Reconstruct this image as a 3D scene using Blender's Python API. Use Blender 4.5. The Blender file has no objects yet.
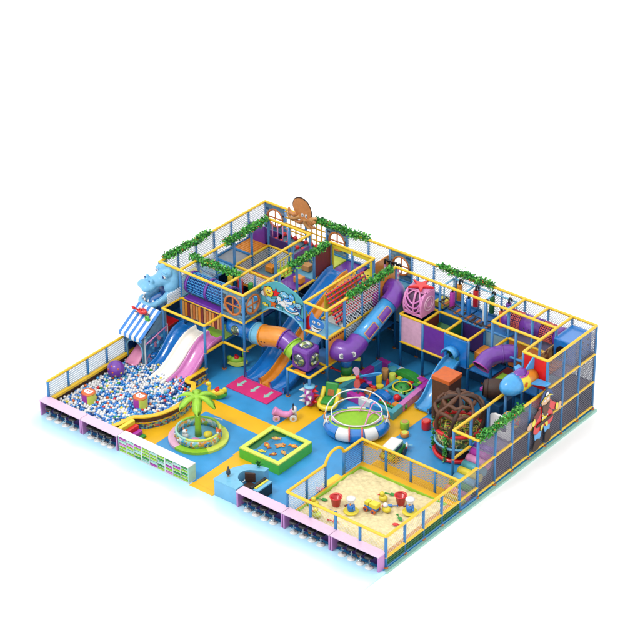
import bpy, math, random
from mathutils import Vector, Matrix
random.seed(7)
sc = bpy.context.scene
COL = sc.collection
PI = math.pi
B = 1.2          # bay of the frame in metres
H = 1.373        # height of one storey
def V(u, v, l=0.0): return Vector((u*B, v*B, l*H))

# ---------------------------------------------------------------- materials
def lin(c):
    c /= 255.0
    return c/12.92 if c <= .04045 else ((c+.055)/1.055)**2.4
K = .64
MATS = {}
def rgb(c, k=K): return tuple(min(.91, lin(x)*k) for x in c)+(1,)
def mat(name, c, rough=.4, var=.10, scale=6, bump=0.0, coat=0.0, k=K, spec=.5, alpha=1, metal=0, trans=0):
    m = bpy.data.materials.new(name); m.use_nodes = True
    nt = m.node_tree; p = nt.nodes['Principled BSDF']
    base = rgb(c, k)
    tc = nt.nodes.new('ShaderNodeTexCoord'); n = nt.nodes.new('ShaderNodeTexNoise')
    n.inputs['Scale'].default_value = scale; n.inputs['Detail'].default_value = 5
    nt.links.new(tc.outputs['Object'], n.inputs['Vector'])
    r = nt.nodes.new('ShaderNodeMapRange'); r.inputs[1].default_value = .3; r.inputs[2].default_value = .7
    r.inputs[3].default_value = 1-var; r.inputs[4].default_value = 1+var
    nt.links.new(n.outputs['Fac'], r.inputs[0])
    mx = nt.nodes.new('ShaderNodeVectorMath'); mx.operation = 'MULTIPLY'
    mx.inputs[0].default_value = base[:3]
    nt.links.new(r.outputs[0], mx.inputs[1]); nt.links.new(mx.outputs[0], p.inputs['Base Color'])
    r2 = nt.nodes.new('ShaderNodeMapRange'); r2.inputs[3].default_value = max(.03, rough-.08); r2.inputs[4].default_value = rough+.1
    nt.links.new(n.outputs['Fac'], r2.inputs[0]); nt.links.new(r2.outputs[0], p.inputs['Roughness'])
    p.inputs['Specular IOR Level'].default_value = spec
    p.inputs['Coat Weight'].default_value = coat; p.inputs['Metallic'].default_value = metal
    p.inputs['Alpha'].default_value = alpha; p.inputs['Transmission Weight'].default_value = trans
    if bump:
        b = nt.nodes.new('ShaderNodeBump'); b.inputs['Strength'].default_value = bump; b.inputs['Distance'].default_value = .02
        nt.links.new(n.outputs['Fac'], b.inputs['Height']); nt.links.new(b.outputs[0], p.inputs['Normal'])
    MATS[name] = m
    return m
def mat_print(name, cols, scale=8, dist='CELL', rough=.4):
    """printed sheet: cells of several inks, procedural"""
    m = bpy.data.materials.new(name); m.use_nodes = True
    nt = m.node_tree; p = nt.nodes['Principled BSDF']
    tc = nt.nodes.new('ShaderNodeTexCoord'); vo = nt.nodes.new('ShaderNodeTexVoronoi')
    no = nt.nodes.new('ShaderNodeTexNoise'); no.inputs['Scale'].default_value = scale*.8
    mixv = nt.nodes.new('ShaderNodeMix'); mixv.data_type = 'VECTOR'; mixv.inputs[0].default_value = .12
    nt.links.new(tc.outputs['Object'], no.inputs['Vector'])
    nt.links.new(tc.outputs['Object'], mixv.inputs[4]); nt.links.new(no.outputs['Color'], mixv.inputs[5])
    vo.inputs['Scale'].default_value = scale
    nt.links.new(mixv.outputs[1], vo.inputs['Vector'])
    sep = nt.nodes.new('ShaderNodeSeparateColor'); nt.links.new(vo.outputs['Color'], sep.inputs[0])
    cr = nt.nodes.new('ShaderNodeValToRGB'); cr.color_ramp.interpolation = 'CONSTANT'
    n = len(cols)
    while len(cr.color_ramp.elements) < n: cr.color_ramp.elements.new(.5)
    for i, c in enumerate(cols):
        cr.color_ramp.elements[i].position = i/n; cr.color_ramp.elements[i].color = rgb(c)
    nt.links.new(sep.outputs[0], cr.inputs[0]); nt.links.new(cr.outputs[0], p.inputs['Base Color'])
    p.inputs['Roughness'].default_value = rough
    MATS[name] = m
    return m

mat('post_blue', (28, 124, 190), .35, coat=.3)
mat('dark_blue', (16, 70, 140), .4)
mat('navy_pad', (18, 82, 128), .5, var=.2, scale=2)
mat('rail_yellow', (255, 206, 26), .38, var=.06, coat=.2)
mat('clamp_orange', (225, 130, 40), .4)
mat('floor_blue', (58, 162, 228), .4, var=.10, scale=1.3, coat=.1)
mat('deck_blue', (34, 122, 200), .45, var=.12, scale=3)
mat('deck_grey', (132, 122, 158), .6, var=.18, scale=4)
mat('light_blue', (120, 195, 230), .35, var=.08)
mat('hippo_blue', (118, 190, 232), .38, var=.05, scale=4, coat=.2)
mat('sky_blue', (66, 170, 238), .3, coat=.4)
mat('slide_blue', (26, 130, 220), .22, var=.05, coat=.6)
mat('slide_white', (255, 252, 242), .25, var=.02, coat=.5, k=.75)
mat('slide_pink', (226, 130, 205), .25, var=.05, coat=.5)
mat('path_orange', (255, 196, 16), .42, var=.05, scale=1.5)
mat('orange', (240, 150, 40), .35, var=.08, coat=.3)
mat('deep_orange', (225, 105, 30), .4, var=.1)
mat('wood_orange', (206, 118, 48), .5, var=.15, scale=9)
mat('purple', (116, 52, 170), .35, var=.08, coat=.3)
mat('dark_purple', (66, 34, 110), .45)
mat('magenta', (190, 60, 180), .4)
mat('hot_pink', (236, 48, 130), .45, var=.06, scale=2)
mat('pink', (236, 150, 205), .4, var=.06)
mat('desk_pink', (240, 206, 232), .35, var=.04)
mat('desk_side', (205, 140, 205), .35, var=.05)
mat('pale_pink', (244, 190, 220), .4)
mat('red', (232, 24, 30), .38, var=.08, coat=.2)
mat('dark_red', (130, 44, 40), .55, var=.15)
mat('coral', (245, 110, 100), .4)
mat('lime', (158, 216, 50), .4, var=.08)
mat('pale_lime', (226, 240, 96), .4, var=.06)
mat('green', (50, 160, 60), .45, var=.12)
mat('pond_green', (84, 205, 62), .4, var=.08)
mat('leaf_green', (58, 172, 56), .55, var=.35, scale=12)
mat('leaf_light', (122, 208, 84), .55, var=.3, scale=12)
mat('dark_green', (34, 112, 56), .5, var=.2)
mat('teal', (80, 175, 190), .4, var=.08)
mat('mint', (170, 225, 210), .4, var=.06)
mat('yellow', (246, 226, 60), .4, var=.06)
mat('white', (244, 244, 244), .35, var=.03)
mat('cloud', (232, 238, 240), .4, var=.03)
mat('net_grey', (214, 222, 228), .6, var=.02, k=.95)
mat('net_fence', (176, 196, 210), .6, var=.03, k=.9)
mat('net_dark', (140, 138, 152), .6, var=.1)
mat('net_yellow', (240, 184, 40), .6, var=.05)
mat('net_blue', (60, 110, 190), .5, var=.1)
mat('black', (22, 22, 26), .35, var=.2)
mat('dark_grey', (62, 64, 72), .4, var=.15)
mat('grey', (150, 155, 162), .4, var=.1)
mat('chrome', (225, 228, 235), .12, metal=1.0, var=.02)
mat('brown', (98, 56, 28), .55, var=.25, scale=10, bump=.3)
mat('dark_brown', (62, 34, 20), .6, var=.3, scale=10, bump=.3)
mat('tan', (216, 160, 96), .5, var=.12)
mat('skin', (236, 190, 150), .5, var=.06)
mat('pond_water', (6, 118, 165), .3, var=.35, scale=2.2, coat=.1, k=.9)
mat('glass_dark', (40, 70, 70), .08, var=.5, scale=7, coat=1)
mat('tongue', (240, 150, 190), .3, var=.05, coat=.3)
mat('wood_panel', (92, 134, 160), .55, var=.22, scale=5)
mat('panel_board', (120, 160, 180), .5, var=.2, scale=3)
mat('plum', (90, 50, 90), .5)
mat('bed_blue', (40, 110, 180), .6, var=.5, scale=16)
m_ = mat('studio_white', (255, 255, 255), .9, var=0, k=.91, spec=.2)
mat_print('print_sea', [(30,110,170),(60,150,200),(110,190,210),(240,200,90),(40,90,130),(150,200,140),(210,90,110),(90,60,50)], 13)
mat_print('print_fun', [(150,215,225),(90,190,215),(190,225,90),(235,240,235),(60,140,190),(245,170,60),(170,215,225)], 8)
mat_print('print_wood', [(170,110,60),(200,150,90),(120,70,40),(215,175,110)], 7)
mat_print('print_net', [(226,220,110),(150,190,70),(90,120,60),(238,230,150),(190,110,80),(70,90,50)], 11)
mat_print('print_toy', [(230,70,60),(60,160,90),(250,210,70),(60,110,190),(240,140,60),(110,190,210)], 14)
mat_print('bubble_view', [(60,90,60),(190,200,110),(40,60,70),(230,235,230),(120,140,60),(50,50,80),(90,120,90)], 9, rough=.05)
MATS['bubble_view'].node_tree.nodes['Principled BSDF'].inputs['Coat Weight'].default_value = 1

# sand
mat('octopus', (212, 140, 78), .5, var=.12, scale=8)
mat_print('print_blue', [(40,110,160),(60,140,190),(30,80,130),(90,170,200),(50,120,170),(200,120,150)], 7)
m = mat('sand', (236, 220, 170), .9, var=.16, scale=7, bump=1.0, k=.7)
# colour fade painted into the ground near the entrance: pale blue glossy floor that fades out to the white studio floor
m = bpy.data.materials.new('hall_floor'); m.use_nodes = True; MATS['hall_floor'] = m
nt = m.node_tree; p = nt.nodes['Principled BSDF']
tc = nt.nodes.new('ShaderNodeTexCoord'); sp = nt.nodes.new('ShaderNodeSeparateXYZ'); nt.links.new(tc.outputs['Object'], sp.inputs[0])
mr = nt.nodes.new('ShaderNodeMapRange'); mr.interpolation_type = 'SMOOTHSTEP'
mr.inputs[1].default_value = -3.1; mr.inputs[2].default_value = -.4
nz = nt.nodes.new('ShaderNodeTexNoise'); nz.inputs['Scale'].default_value = .5; nt.links.new(tc.outputs['Object'], nz.inputs['Vector'])
md = nt.nodes.new('ShaderNodeMath'); md.operation = 'MULTIPLY_ADD'; md.inputs[1].default_value = 1.0; 
nt.links.new(nz.outputs['Fac'], md.inputs[0]); ad = nt.nodes.new('ShaderNodeMath'); ad.operation='SUBTRACT'; ad.inputs[1].default_value=.5
nt.links.new(sp.outputs['Y'], ad.inputs[0]); nt.links.new(ad.outputs[0], md.inputs[2]); nt.links.new(md.outputs[0], mr.inputs[0])
ml = nt.nodes.new('ShaderNodeMapRange'); ml.inputs[1].default_value = -1.9; ml.inputs[2].default_value = .3; ml.interpolation_type = 'SMOOTHSTEP'
nt.links.new(sp.outputs['X'], ml.inputs[0])
mm = nt.nodes.new('ShaderNodeMath'); mm.operation = 'MULTIPLY'; nt.links.new(mr.outputs[0], mm.inputs[0]); nt.links.new(ml.outputs[0], mm.inputs[1])
cm = nt.nodes.new('ShaderNodeMix'); cm.data_type = 'RGBA'
cm.inputs[6].default_value = (.9, .9, .9, 1); cm.inputs[7].default_value = (.40, .64, .79, 1)
nt.links.new(mm.outputs[0], cm.inputs[0]); nt.links.new(cm.outputs[2], p.inputs['Base Color'])
p.inputs['Roughness'].default_value = .22

# ---------------------------------------------------------------- mesh builder
class MB:
    def __init__(s): s.v = []; s.f = []; s.m = []; s.sm = []; s.slots = []
    def mi(s, name):
        if name not in s.slots: s.slots.append(name)
        return s.slots.index(name)
    def add(s, vs, fs, mat, smooth=False):
        o = len(s.v); s.v += [Vector(x) for x in vs]; k = s.mi(mat)
        for f in fs: s.f.append([i+o for i in f]); s.m.append(k); s.sm.append(smooth)
        return s
    def box(s, a, b, mat, M=None, top=None):
        x0, y0, z0 = a; x1, y1, z1 = b
        vs = [Vector(q) for q in ((x0,y0,z0),(x1,y0,z0),(x1,y1,z0),(x0,y1,z0),(x0,y0,z1),(x1,y0,z1),(x1,y1,z1),(x0,y1,z1))]
        if M: vs = [M @ q for q in vs]
        s.add(vs, [(3,2,1,0),(0,1,5,4),(1,2,6,5),(2,3,7,6),(3,0,4,7)], mat); n = len(s.v)-8
        s.f.append([n+4,n+5,n+6,n+7]); s.m.append(s.mi(top or mat)); s.sm.append(False)
        return s
    def cyl(s, p0, p1, r, mat, n=10, r2=None, cap=True, smooth=True, capmat=None):
        p0 = Vector(p0); p1 = Vector(p1); r2 = r if r2 is None else r2
        d = (p1-p0).normalized(); a = d.orthogonal().normalized(); b = d.cross(a)
        vs = []
        for p, q in ((p0, r), (p1, r2)):
            for i in range(n):
                t = 2*PI*i/n; vs.append(p+(a*math.cos(t)+b*math.sin(t))*q)
        s.add(vs, [(i, (i+1) % n, n+(i+1) % n, n+i) for i in range(n)], mat, smooth)
        if cap:
            o = len(s.v)-2*n; k = s.mi(capmat or mat)
            s.f.append([o+i for i in range(n)][::-1]); s.m.append(k); s.sm.append(False)
            s.f.append([o+n+i for i in range(n)]); s.m.append(k); s.sm.append(False)
        return s
    def tube(s, pts, r, mat, n=10, closed=False, cap=True):
        """pts list of points; r number or list; mat name or function of segment index"""
        P = [Vector(q) for q in pts]; N = len(P); R = r if isinstance(r, (list, tuple)) else [r]*N
        up = None; rings = []
        for i in range(N):
            if closed: d = P[(i+1) % N]-P[i-1]
            else: d = P[min(i+1, N-1)]-P[max(i-1, 0)]
            d.normalize()
            if up is None: up = d.orthogonal().normalized()
            up = (up-d*up.dot(d)).normalized(); b = d.cross(up)
            rings.append([P[i]+(up*math.cos(2*PI*j/n)+b*math.sin(2*PI*j/n))*R[i] for j in range(n)])
        o = len(s.v); s.v += [q for rg in rings for q in rg]
        M = N if closed else N-1
        for i in range(M):
            k = s.mi(mat(i) if callable(mat) else mat); i2 = (i+1) % N
            for j in range(n):
                s.f.append([o+i*n+j, o+i*n+(j+1) % n, o+i2*n+(j+1) % n, o+i2*n+j]); s.m.append(k); s.sm.append(True)
        if cap and not closed:
            s.f.append([o+j for j in range(n)][::-1]); s.m.append(s.mi(mat(0) if callable(mat) else mat)); s.sm.append(False)
            s.f.append([o+(N-1)*n+j for j in range(n)]); s.m.append(s.mi(mat(M-1) if callable(mat) else mat)); s.sm.append(False)
        return s
    def pipe(s, pts, r, mat, n=24, t=.03, inner=None):
        """hollow tube with a wall"""
        P = [Vector(q) for q in pts]
        o = len(s.v); s.tube(P, r, mat, n, cap=False); N = len(P)
        o2 = len(s.v); nf = len(s.f); s.tube(P, r-t, inner or mat, n, cap=False)
        for q in range(nf, len(s.f)): s.f[q].reverse()
        for e in (0, N-1):
            k = s.mi(mat(0 if e == 0 else N-2) if callable(mat) else mat)
            for j in range(n):
                j2 = (j+1) % n; s.f.append([o+e*n+j2, o+e*n+j, o2+e*n+j, o2+e*n+j2] if e == 0 else [o+e*n+j, o+e*n+j2, o2+e*n+j2, o2+e*n+j]); s.m.append(k); s.sm.append(False)
        return s
    def ball(s, c, r, mat, n=12, M=None, half=False):
        c = Vector(c); r = (r, r, r) if not isinstance(r, (tuple, list)) else r
        rows = max(4, n//2); vs = []; fs = []
        for i in range(rows+1):
            th = PI*i/rows
            for j in range(n):
                q = Vector((math.sin(th)*math.cos(2*PI*j/n)*r[0], math.sin(th)*math.sin(2*PI*j/n)*r[1], math.cos(th)*r[2]))
                if half and q.z < 0: q.z = 0
                if M: q = M @ q
                vs.append(c+q)
        for i in range(rows):
            for j in range(n):
                a, b2, c2, d = i*n+j, i*n+(j+1) % n, (i+1)*n+(j+1) % n, (i+1)*n+j
                fs.append((a, d, c2, b2) if 0 < i < rows-1 else ((a, d, c2) if i == 0 else (a, d, b2)))
        return s.add(vs, fs, mat, True)
    def lathe(s, prof, c, mat, n=24, smooth=True):
        """prof list of (r, z); mat name or function of index"""
        c = Vector(c); o = len(s.v)
        for r, z in prof:
            for j in range(n): s.v.append(c+Vector((r*math.cos(2*PI*j/n), r*math.sin(2*PI*j/n), z)))
        for i in range(len(prof)-1):
            k = s.mi(mat(i) if callable(mat) else mat)
            for j in range(n):
                s.f.append([o+i*n+j, o+i*n+(j+1) % n, o+(i+1)*n+(j+1) % n, o+(i+1)*n+j]); s.m.append(k); s.sm.append(smooth)
        return s
    def prism(s, pts, o, ex, ey, d0, d1, mat, side=None):
        """flat outline in the plane (o, ex, ey) given thickness d0..d1 along the normal"""
        o = Vector(o); ex = Vector(ex); ey = Vector(ey); nn = ex.cross(ey).normalized()
        A = 0
        for i in range(len(pts)):
            x0, y0 = pts[i-1]; x1, y1 = pts[i]; A += x0*y1-x1*y0
        if A < 0: pts = pts[::-1]
        n = len(pts); vs = [o+ex*a+ey*b+nn*d0 for a, b in pts]+[o+ex*a+ey*b+nn*d1 for a, b in pts]
        s.add(vs, [tuple(range(n))[::-1]], mat); q = len(s.v)-2*n
        s.f.append([q+n+i for i in range(n)]); s.m.append(s.mi(mat)); s.sm.append(False)
        k = s.mi(side or mat)
        for i in range(n): s.f.append([q+i, q+(i+1) % n, q+n+(i+1) % n, q+n+i]); s.m.append(k); s.sm.append(False)
        return s
    def cone(s, p0, p1, r, mat, n=10): return s.cyl(p0, p1, r, mat, n, r2=.004)
    def build(s, name, parent=None, bevel=0, off=None, smooth_all=None, mods=None):
        me = bpy.data.meshes.new(name)
        pp = parent
        while pp is not None and pp.get('_base') is None and pp.parent: pp = pp.parent
        L = off if off is not None else (pp.get('_base') if pp is not None else None)
        L = Vector(L) if L is not None else Vector((0, 0, 0))
        me.from_pydata([tuple(q-L) for q in s.v], [], s.f)
        for sl in s.slots: me.materials.append(MATS[sl])
        me.polygons.foreach_set('material_index', s.m); me.polygons.foreach_set('use_smooth', s.sm)
        me.validate(); me.update()
        o = bpy.data.objects.new(name, me); COL.objects.link(o)
        if parent is not None: o.parent = parent
        if off is not None and parent is None: o.location = L
        if bevel:
            b = o.modifiers.new('bevel', 'BEVEL'); b.width = bevel; b.segments = 2; b.limit_method = 'ANGLE'; b.angle_limit = .7
        return o

def tag(o, label, cat, group=None):
    o['label'] = label; o['category'] = cat
    if group: o['group'] = group
    return o
def thing(name, label, cat, loc, group=None, world=True, rot=0):
    """Empty at the base of a thing; world=True: parts are given in world coordinates"""
    o = bpy.data.objects.new(name, None); COL.objects.link(o); o.location = loc; o.empty_display_size = .2
    o.rotation_euler = (0, 0, rot)
    if world: o['_base'] = tuple(loc)
    return tag(o, label, cat, group)
def struct(o, kind='structure'): o['kind'] = kind; return o
def copy_tree(root, loc, rot=None, label=None):
    r = root.copy(); COL.objects.link(r); r.location = loc
    if rot is not None: r.rotation_euler = (0, 0, rot)
    if label: r['label'] = label
    for ch in root.children:
        c = ch.copy(); COL.objects.link(c); c.parent = r
        for g in ch.children:
            d = g.copy(); COL.objects.link(d); d.parent = c
    return r
def cat_spline(pts, k=6, closed=False):
    P = [Vector(q) for q in pts]; N = len(P); out = []
    M = N if closed else N-1
    for i in range(M):
        if closed: a, b, c, d = P[i-1], P[i], P[(i+1) % N], P[(i+2) % N]
        else: a, b, c, d = P[max(i-1, 0)], P[i], P[i+1], P[min(i+2, N-1)]
        for j in range(k):
            t = j/k; out.append(.5*((2*b)+(c-a)*t+(2*a-5*b+4*c-d)*t*t+(3*b-a-3*c+d)*t**3))
    if not closed: out.append(P[-1])
    return out
def ell(cx, cy, a, b, n=20, rot=0, t0=0, t1=2*PI):
    out = []
    for i in range(n):
        t = t0+(t1-t0)*i/(n if abs(t1-t0-2*PI) < 1e-6 else n-1); x = a*math.cos(t); y = b*math.sin(t)
        out.append((cx+x*math.cos(rot)-y*math.sin(rot), cy+x*math.sin(rot)+y*math.cos(rot)))
    return out
def smooth2(pts, k=4):
    return [(q.x, q.y) for q in cat_spline([(a, b, 0) for a, b in pts], k, True)]
def star2(cx, cy, r, r2, n=5, rot=PI/2):
    return [(cx+(r if i % 2 == 0 else r2)*math.cos(rot+PI*i/n), cy+(r if i % 2 == 0 else r2)*math.sin(rot+PI*i/n)) for i in range(2*n)]
def fish2(cx, cy, s, flip=1):
    P = [(-1,0),(-.7,.35),(-.1,.5),(.45,.28),(.65,.12),(1,.45),(.92,0),(1,-.45),(.65,-.12),(.45,-.28),(-.1,-.5),(-.7,-.35)]
    return [(cx+x*s*flip, cy+y*s) for x, y in P]

# slide trough: path in the plane across u0..u1, running along -v
def slide(mb, path, x0, x1, mat, lip=.16, t=.035, lips=(True, True), sh=None):
    """path: list of (y, z); trough between x0 and x1"""
    P = cat_spline([(0, y, z) for y, z in path], 6)
    w0, w1 = x0, x1
    prof = []
    l0 = lip if lips[0] else .02; l1 = lip if lips[1] else .02
    prof = [(w0, l0), (w0+t, l0+.012), (w0+2*t, l0-.01), (w0+2.4*t, .05), (w0+4*t, 0), (w1-4*t, 0), (w1-2.4*t, .05), (w1-2*t, l1-.01), (w1-t, l1+.012), (w1, l1), (w1, -.05), (w0, -.05)]
    n = len(prof); vs = []
    for i, p in enumerate(P):
        d = (P[min(i+1, len(P)-1)]-P[max(i-1, 0)]).normalized(); nn = Vector((0, -d.z, d.y))
        if nn.z < 0: nn = -nn
        for a, b in prof: vs.append(Vector((a, p.y, p.z))+nn*b)
    fs = []
    for i in range(len(P)-1):
        for j in range(n): fs.append((i*n+j, i*n+(j+1) % n, (i+1)*n+(j+1) % n, (i+1)*n+j))
    fs.append(tuple(range(n))); fs.append(tuple((len(P)-1)*n+j for j in range(n))[::-1])
    mb.add(vs, fs, mat, True)
    return mb
# ---------------------------------------------------------------- camera, world, lamps
cam = bpy.data.cameras.new('camera'); co = bpy.data.objects.new('camera', cam); COL.objects.link(co); sc.camera = co
Fv = Vector((-0.54150431, 0.66864129, -0.50959975)); Rv = Vector((0.77955481, 0.62629925, -0.0065988)); Uv = Vector((-0.31474971, 0.40083422, 0.86038628))
Mx = Matrix((Rv, Uv, -Fv)).transposed().to_4x4(); Mx.translation = Vector((63.70758, -60.35177, 55.94246)); co.matrix_world = Mx
cam.sensor_width = 36; cam.lens = 2428.4/640*36; cam.clip_start = 1; cam.clip_end = 2000
w = bpy.data.worlds.new('World'); sc.world = w; w.use_nodes = True
bg = w.node_tree.nodes['Background']; bg.inputs['Color'].default_value = (1, 1, 1, 1); bg.inputs['Strength'].default_value = 1.6
def lamp(name, loc, target, size, energy, col=(1, 1, 1)):
    l = bpy.data.lights.new(name, 'AREA'); l.shape = 'DISK'; l.size = size; l.energy = energy; l.color = col
    o = bpy.data.objects.new(name, l); COL.objects.link(o); o.location = loc
    o.rotation_euler = (Vector(target)-Vector(loc)).to_track_quat('-Z', 'Y').to_euler(); return o
lamp('studio_softbox', (3, -24, 46), (9, 7, 0), 12, 13500, (1, .985, .96))
sc.view_settings.view_transform = 'Standard'; sc.view_settings.look = 'None'; sc.view_settings.exposure = 0; sc.view_settings.gamma = 1

# ---------------------------------------------------------------- the setting
g = MB(); g.box((-300, -300, -.40), (300, 300, -.12), 'studio_white')
go = struct(g.build('ground'))
mb = MB(); mb.box((-3.5, -3.1, -.118), (15.12*B, -.2, -.008), 'hall_floor'); struct(mb.build('floor_of_hall'))
fb = MB()
fb.box((-.12, -.199, -.119), (15.05*B, 12.1*B, 0), 'mint', top='floor_blue'); fb.box((15.051*B, -.199, -.119), (15.16*B, 12.1*B, -.015), 'mint')
struct(fb.build('floor'))
pth = MB()
def sheet(u0, v0, u1, v1, z=.004): pth.box((u0*B, v0*B, z-.003), (u1*B, v1*B, z), 'path_orange')
sheet(3.0, .1, 4.35, 3.42); sheet(3.3, 3.42, 6.9, 4.2); sheet(6.9, 1.9, 7.75, 9.2); sheet(6.95, -.16, 7.95, 1.9, .0045)
sheet(9.75, 5.2, 10.65, 8.9); sheet(11.0, 4.05, 14.9, 4.75, .0045)
struct(pth.build('path'))
# raised sill of the entrance
mb = MB(); mb.box((6.93*B, -.40*B, -.007), (7.97*B, -.165*B, .012), 'path_orange'); struct(mb.build('entrance_sill', bevel=.01), 'structure')

# ---------------------------------------------------------------- climbing frames
RP = .062; RR = .062
def post(par, u, v, z0, z1, r=RP, m='post_blue'):
    b = MB(); b.cyl(V(u, v, z0), V(u, v, z1), r, m, 10)
    if z0 <= .01:
        b.cyl(V(u, v)+Vector((0, 0, .0)), V(u, v)+Vector((0, 0, .05)), .1, 'clamp_orange', 10)
    b.build('post', par)
def rail(par, a, b_, z, m='rail_yellow', r=RR, z2=None):
    z2 = z if z2 is None else z2
    b = MB(); p0, p1 = V(*a, z), V(*b_, z2)
    b.cyl(p0, p1, r, m, 12, cap=False)
    for p in (p0, p1): b.ball(p, r*random.uniform(1.005, 1.06), m, 12)
    b.build('rail', par)
def net(par, a, b_, z0, z1, m='net_grey', s=.085, w=.024, diag=True, lean=None):
    """knotted net between two posts: real cords"""
    p0 = V(*a, z0); q = V(*b_, z0); L = (q-p0).length; ex = (q-p0)/L; Hh = (z1-z0)*H; ey = Vector((0, 0, 1))
    if lean is not None: ey = (Vector((0, 0, Hh))+Vector(lean)); Hh = ey.length; ey = ey/Hh
    nn = ex.cross(ey)
    m_ = MB()
    def cord(A, B2, off):
        P0 = p0+ex*A[0]+ey*A[1]+nn*off; P1 = p0+ex*B2[0]+ey*B2[1]+nn*off
        d = (P1-P0)
        if d.length < .02: return
        d.normalize(); c = nn.cross(d)*w/2; e = nn*w/2
        m_.add([P0-c-e, P0+c-e, P0+c+e, P0-c+e, P1-c-e, P1+c-e, P1+c+e, P1-c+e], [(0,1,5,4),(1,2,6,5),(2,3,7,6),(3,0,4,7)], m)
    if diag:
        k = -Hh
        while k < L:
            a0 = max(0, k); b0 = min(L, k+Hh)
            cord((a0, a0-k), (b0, b0-k), 0); cord((a0, Hh-(a0-k)), (b0, Hh-(b0-k)), w)
            k += s*1.414
    else:
        x = 0
        while x <= L: cord((x, 0), (x, Hh), 0); x += s
        y = 0
        while y <= Hh: cord((0, y), (L, y), w); y += s
    return m_.build('net', par)
def deck(par, u0, v0, u1, v1, l, m='deck_blue', t=.09, bevel=.015, name='deck'):
    b = MB(); g_ = .04
    b.box((u0*B+g_, v0*B+g_, l*H-t-.03), (u1*B-g_, v1*B-g_, l*H-.03), m); return b.build(name, par, bevel=bevel)
def wall_pad(par, a, b_, z0, z1, m, t=.05, name='padded_panel', ins=.06, bevel=.015):
    p0 = V(*a, z0); p1 = V(*b_, z0); ex = (p1-p0).normalized(); L = (p1-p0).length; Hh = (z1-z0)*H; ins = .012 if m == 'navy_pad' else ins
    b = MB(); b.prism([(ins, ins), (L-ins, ins), (L-ins, Hh-ins), (ins, Hh-ins)], p0, ex, (0, 0, 1), -t/2, t/2, m)
    return b.build(name, par, bevel=bevel)
def porthole_panel(par, a, b_, z0=2, z1=3, back=False):
    """timber look board with a round orange window"""
    p0 = V(*a, z0); p1 = V(*b_, z0); ex = (p1-p0).normalized(); L = (p1-p0).length; Hh = (z1-z0)*H
    ey = Vector((0, 0, 1)); nn = ex.cross(ey)
    f = MB(); c = (L*.5, Hh*.5); R = .44
    # board with a hole: ring of quads between hole circle and rectangle
    N = 32; x0, x1, y0, y1 = .05, L-.05, .05, Hh-.05
    def rectpt(t):
        dx, dy = math.cos(t), math.sin(t); k = min((x1-c[0])/abs(dx) if abs(dx) > 1e-6 else 9, (y1-c[1])/abs(dy) if abs(dy) > 1e-6 else 9)
        return (c[0]+dx*k, c[1]+dy*k)
    for i in range(N):
        t0 = 2*PI*(i+.5)/N+PI/N*0; t1 = 2*PI*(i+1.5)/N
        A = (c[0]+R*math.cos(t0), c[1]+R*math.sin(t0)); C = (c[0]+R*math.cos(t1), c[1]+R*math.sin(t1)); D = rectpt(t0); E = rectpt(t1)
        f.prism([A, C, E, D], p0, ex, ey, -.02, .02, 'wood_panel')
    bo = f.build('window_board', par)
    # torn plank layers
    k = MB(); rr = random.Random(int(a[0]*7+a[1]*3))
    for i in range(9):
        y = y0+.06+i*(y1-y0-.1)/9
        for x in (x0+.02, x1-.33):
            wv = rr.uniform(.12, .34); xx = x if x < c[0] else x1-.02-wv
            if abs(y-c[1]) < R and wv > .17: wv = .14; xx = x0+.02 if x < c[0] else x1-.16
            k.prism([(xx, y), (xx+wv, y+rr.uniform(-.02, .02)), (xx+wv, y+.09), (xx, y+.09)], p0, ex, ey, .022, .034, rr.choice(['panel_board', 'wood_panel', 'dark_grey', 'grey', 'navy_pad']))
    k.build('plank', bo)
    r_ = MB(); pts = [p0+ex*(c[0]+R*math.cos(2*PI*i/28))+ey*(c[1]+R*math.sin(2*PI*i/28)) for i in range(28)]
    r_.tube(pts, .055, 'wood_orange', 8, closed=True)
    r_.cyl(p0+ex*(c[0]-R)+ey*c[1], p0+ex*(c[0]+R)+ey*c[1], .035, 'wood_orange', 8)
    r_.cyl(p0+ex*c[0]+ey*(c[1]-R), p0+ex*c[0]+ey*(c[1]+R), .035, 'wood_orange', 8)
    r_.build('window_frame', par)

# --- back wall frame (v = 12)
fb_ = thing('back_wall', 'long rear wall of blue posts, straight yellow top rail and pale grey nets', 'net wall', V(0, 12), 'towers and walls of the playground')
for u in range(0, 16): post(fb_, u, 12, 0, 3)
for u in range(0, 15):
    rail(fb_, (u, 12), (u+1, 12), 3); rail(fb_, (u, 12), (u+1, 12), 2, 'post_blue')
    if u not in (0, 1, 2, 3, 6): net(fb_, (u, 12), (u+1, 12), 2, 3)
    wall_pad(fb_, (u, 12), (u+1, 12), 0, 1, 'navy_pad'); 
    if u < 12: wall_pad(fb_, (u, 12), (u+1, 12), 1, 2, 'navy_pad')
    else: net(fb_, (u, 12), (u+1, 12), 1, 2)
for u in (0, 3, 6): porthole_panel(fb_, (u, 12), (u+1, 12))
for u in (1, 2): net(fb_, (u, 12), (u+1, 12), 2.05, 3, 'net_yellow', .3, .045, False); net(fb_, (u, 12), (u+1, 12), 2, 3, 'net_grey', .085, .008)
for u in range(0, 15):
    if u >= 7 or u < 3: deck(fb_, u, 11, u+1, 12, 2, 'deck_blue' if u in (8, 9, 10, 11) else ('panel_board' if u < 3 else ('light_blue' if u == 7 else 'deck_grey')))
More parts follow.
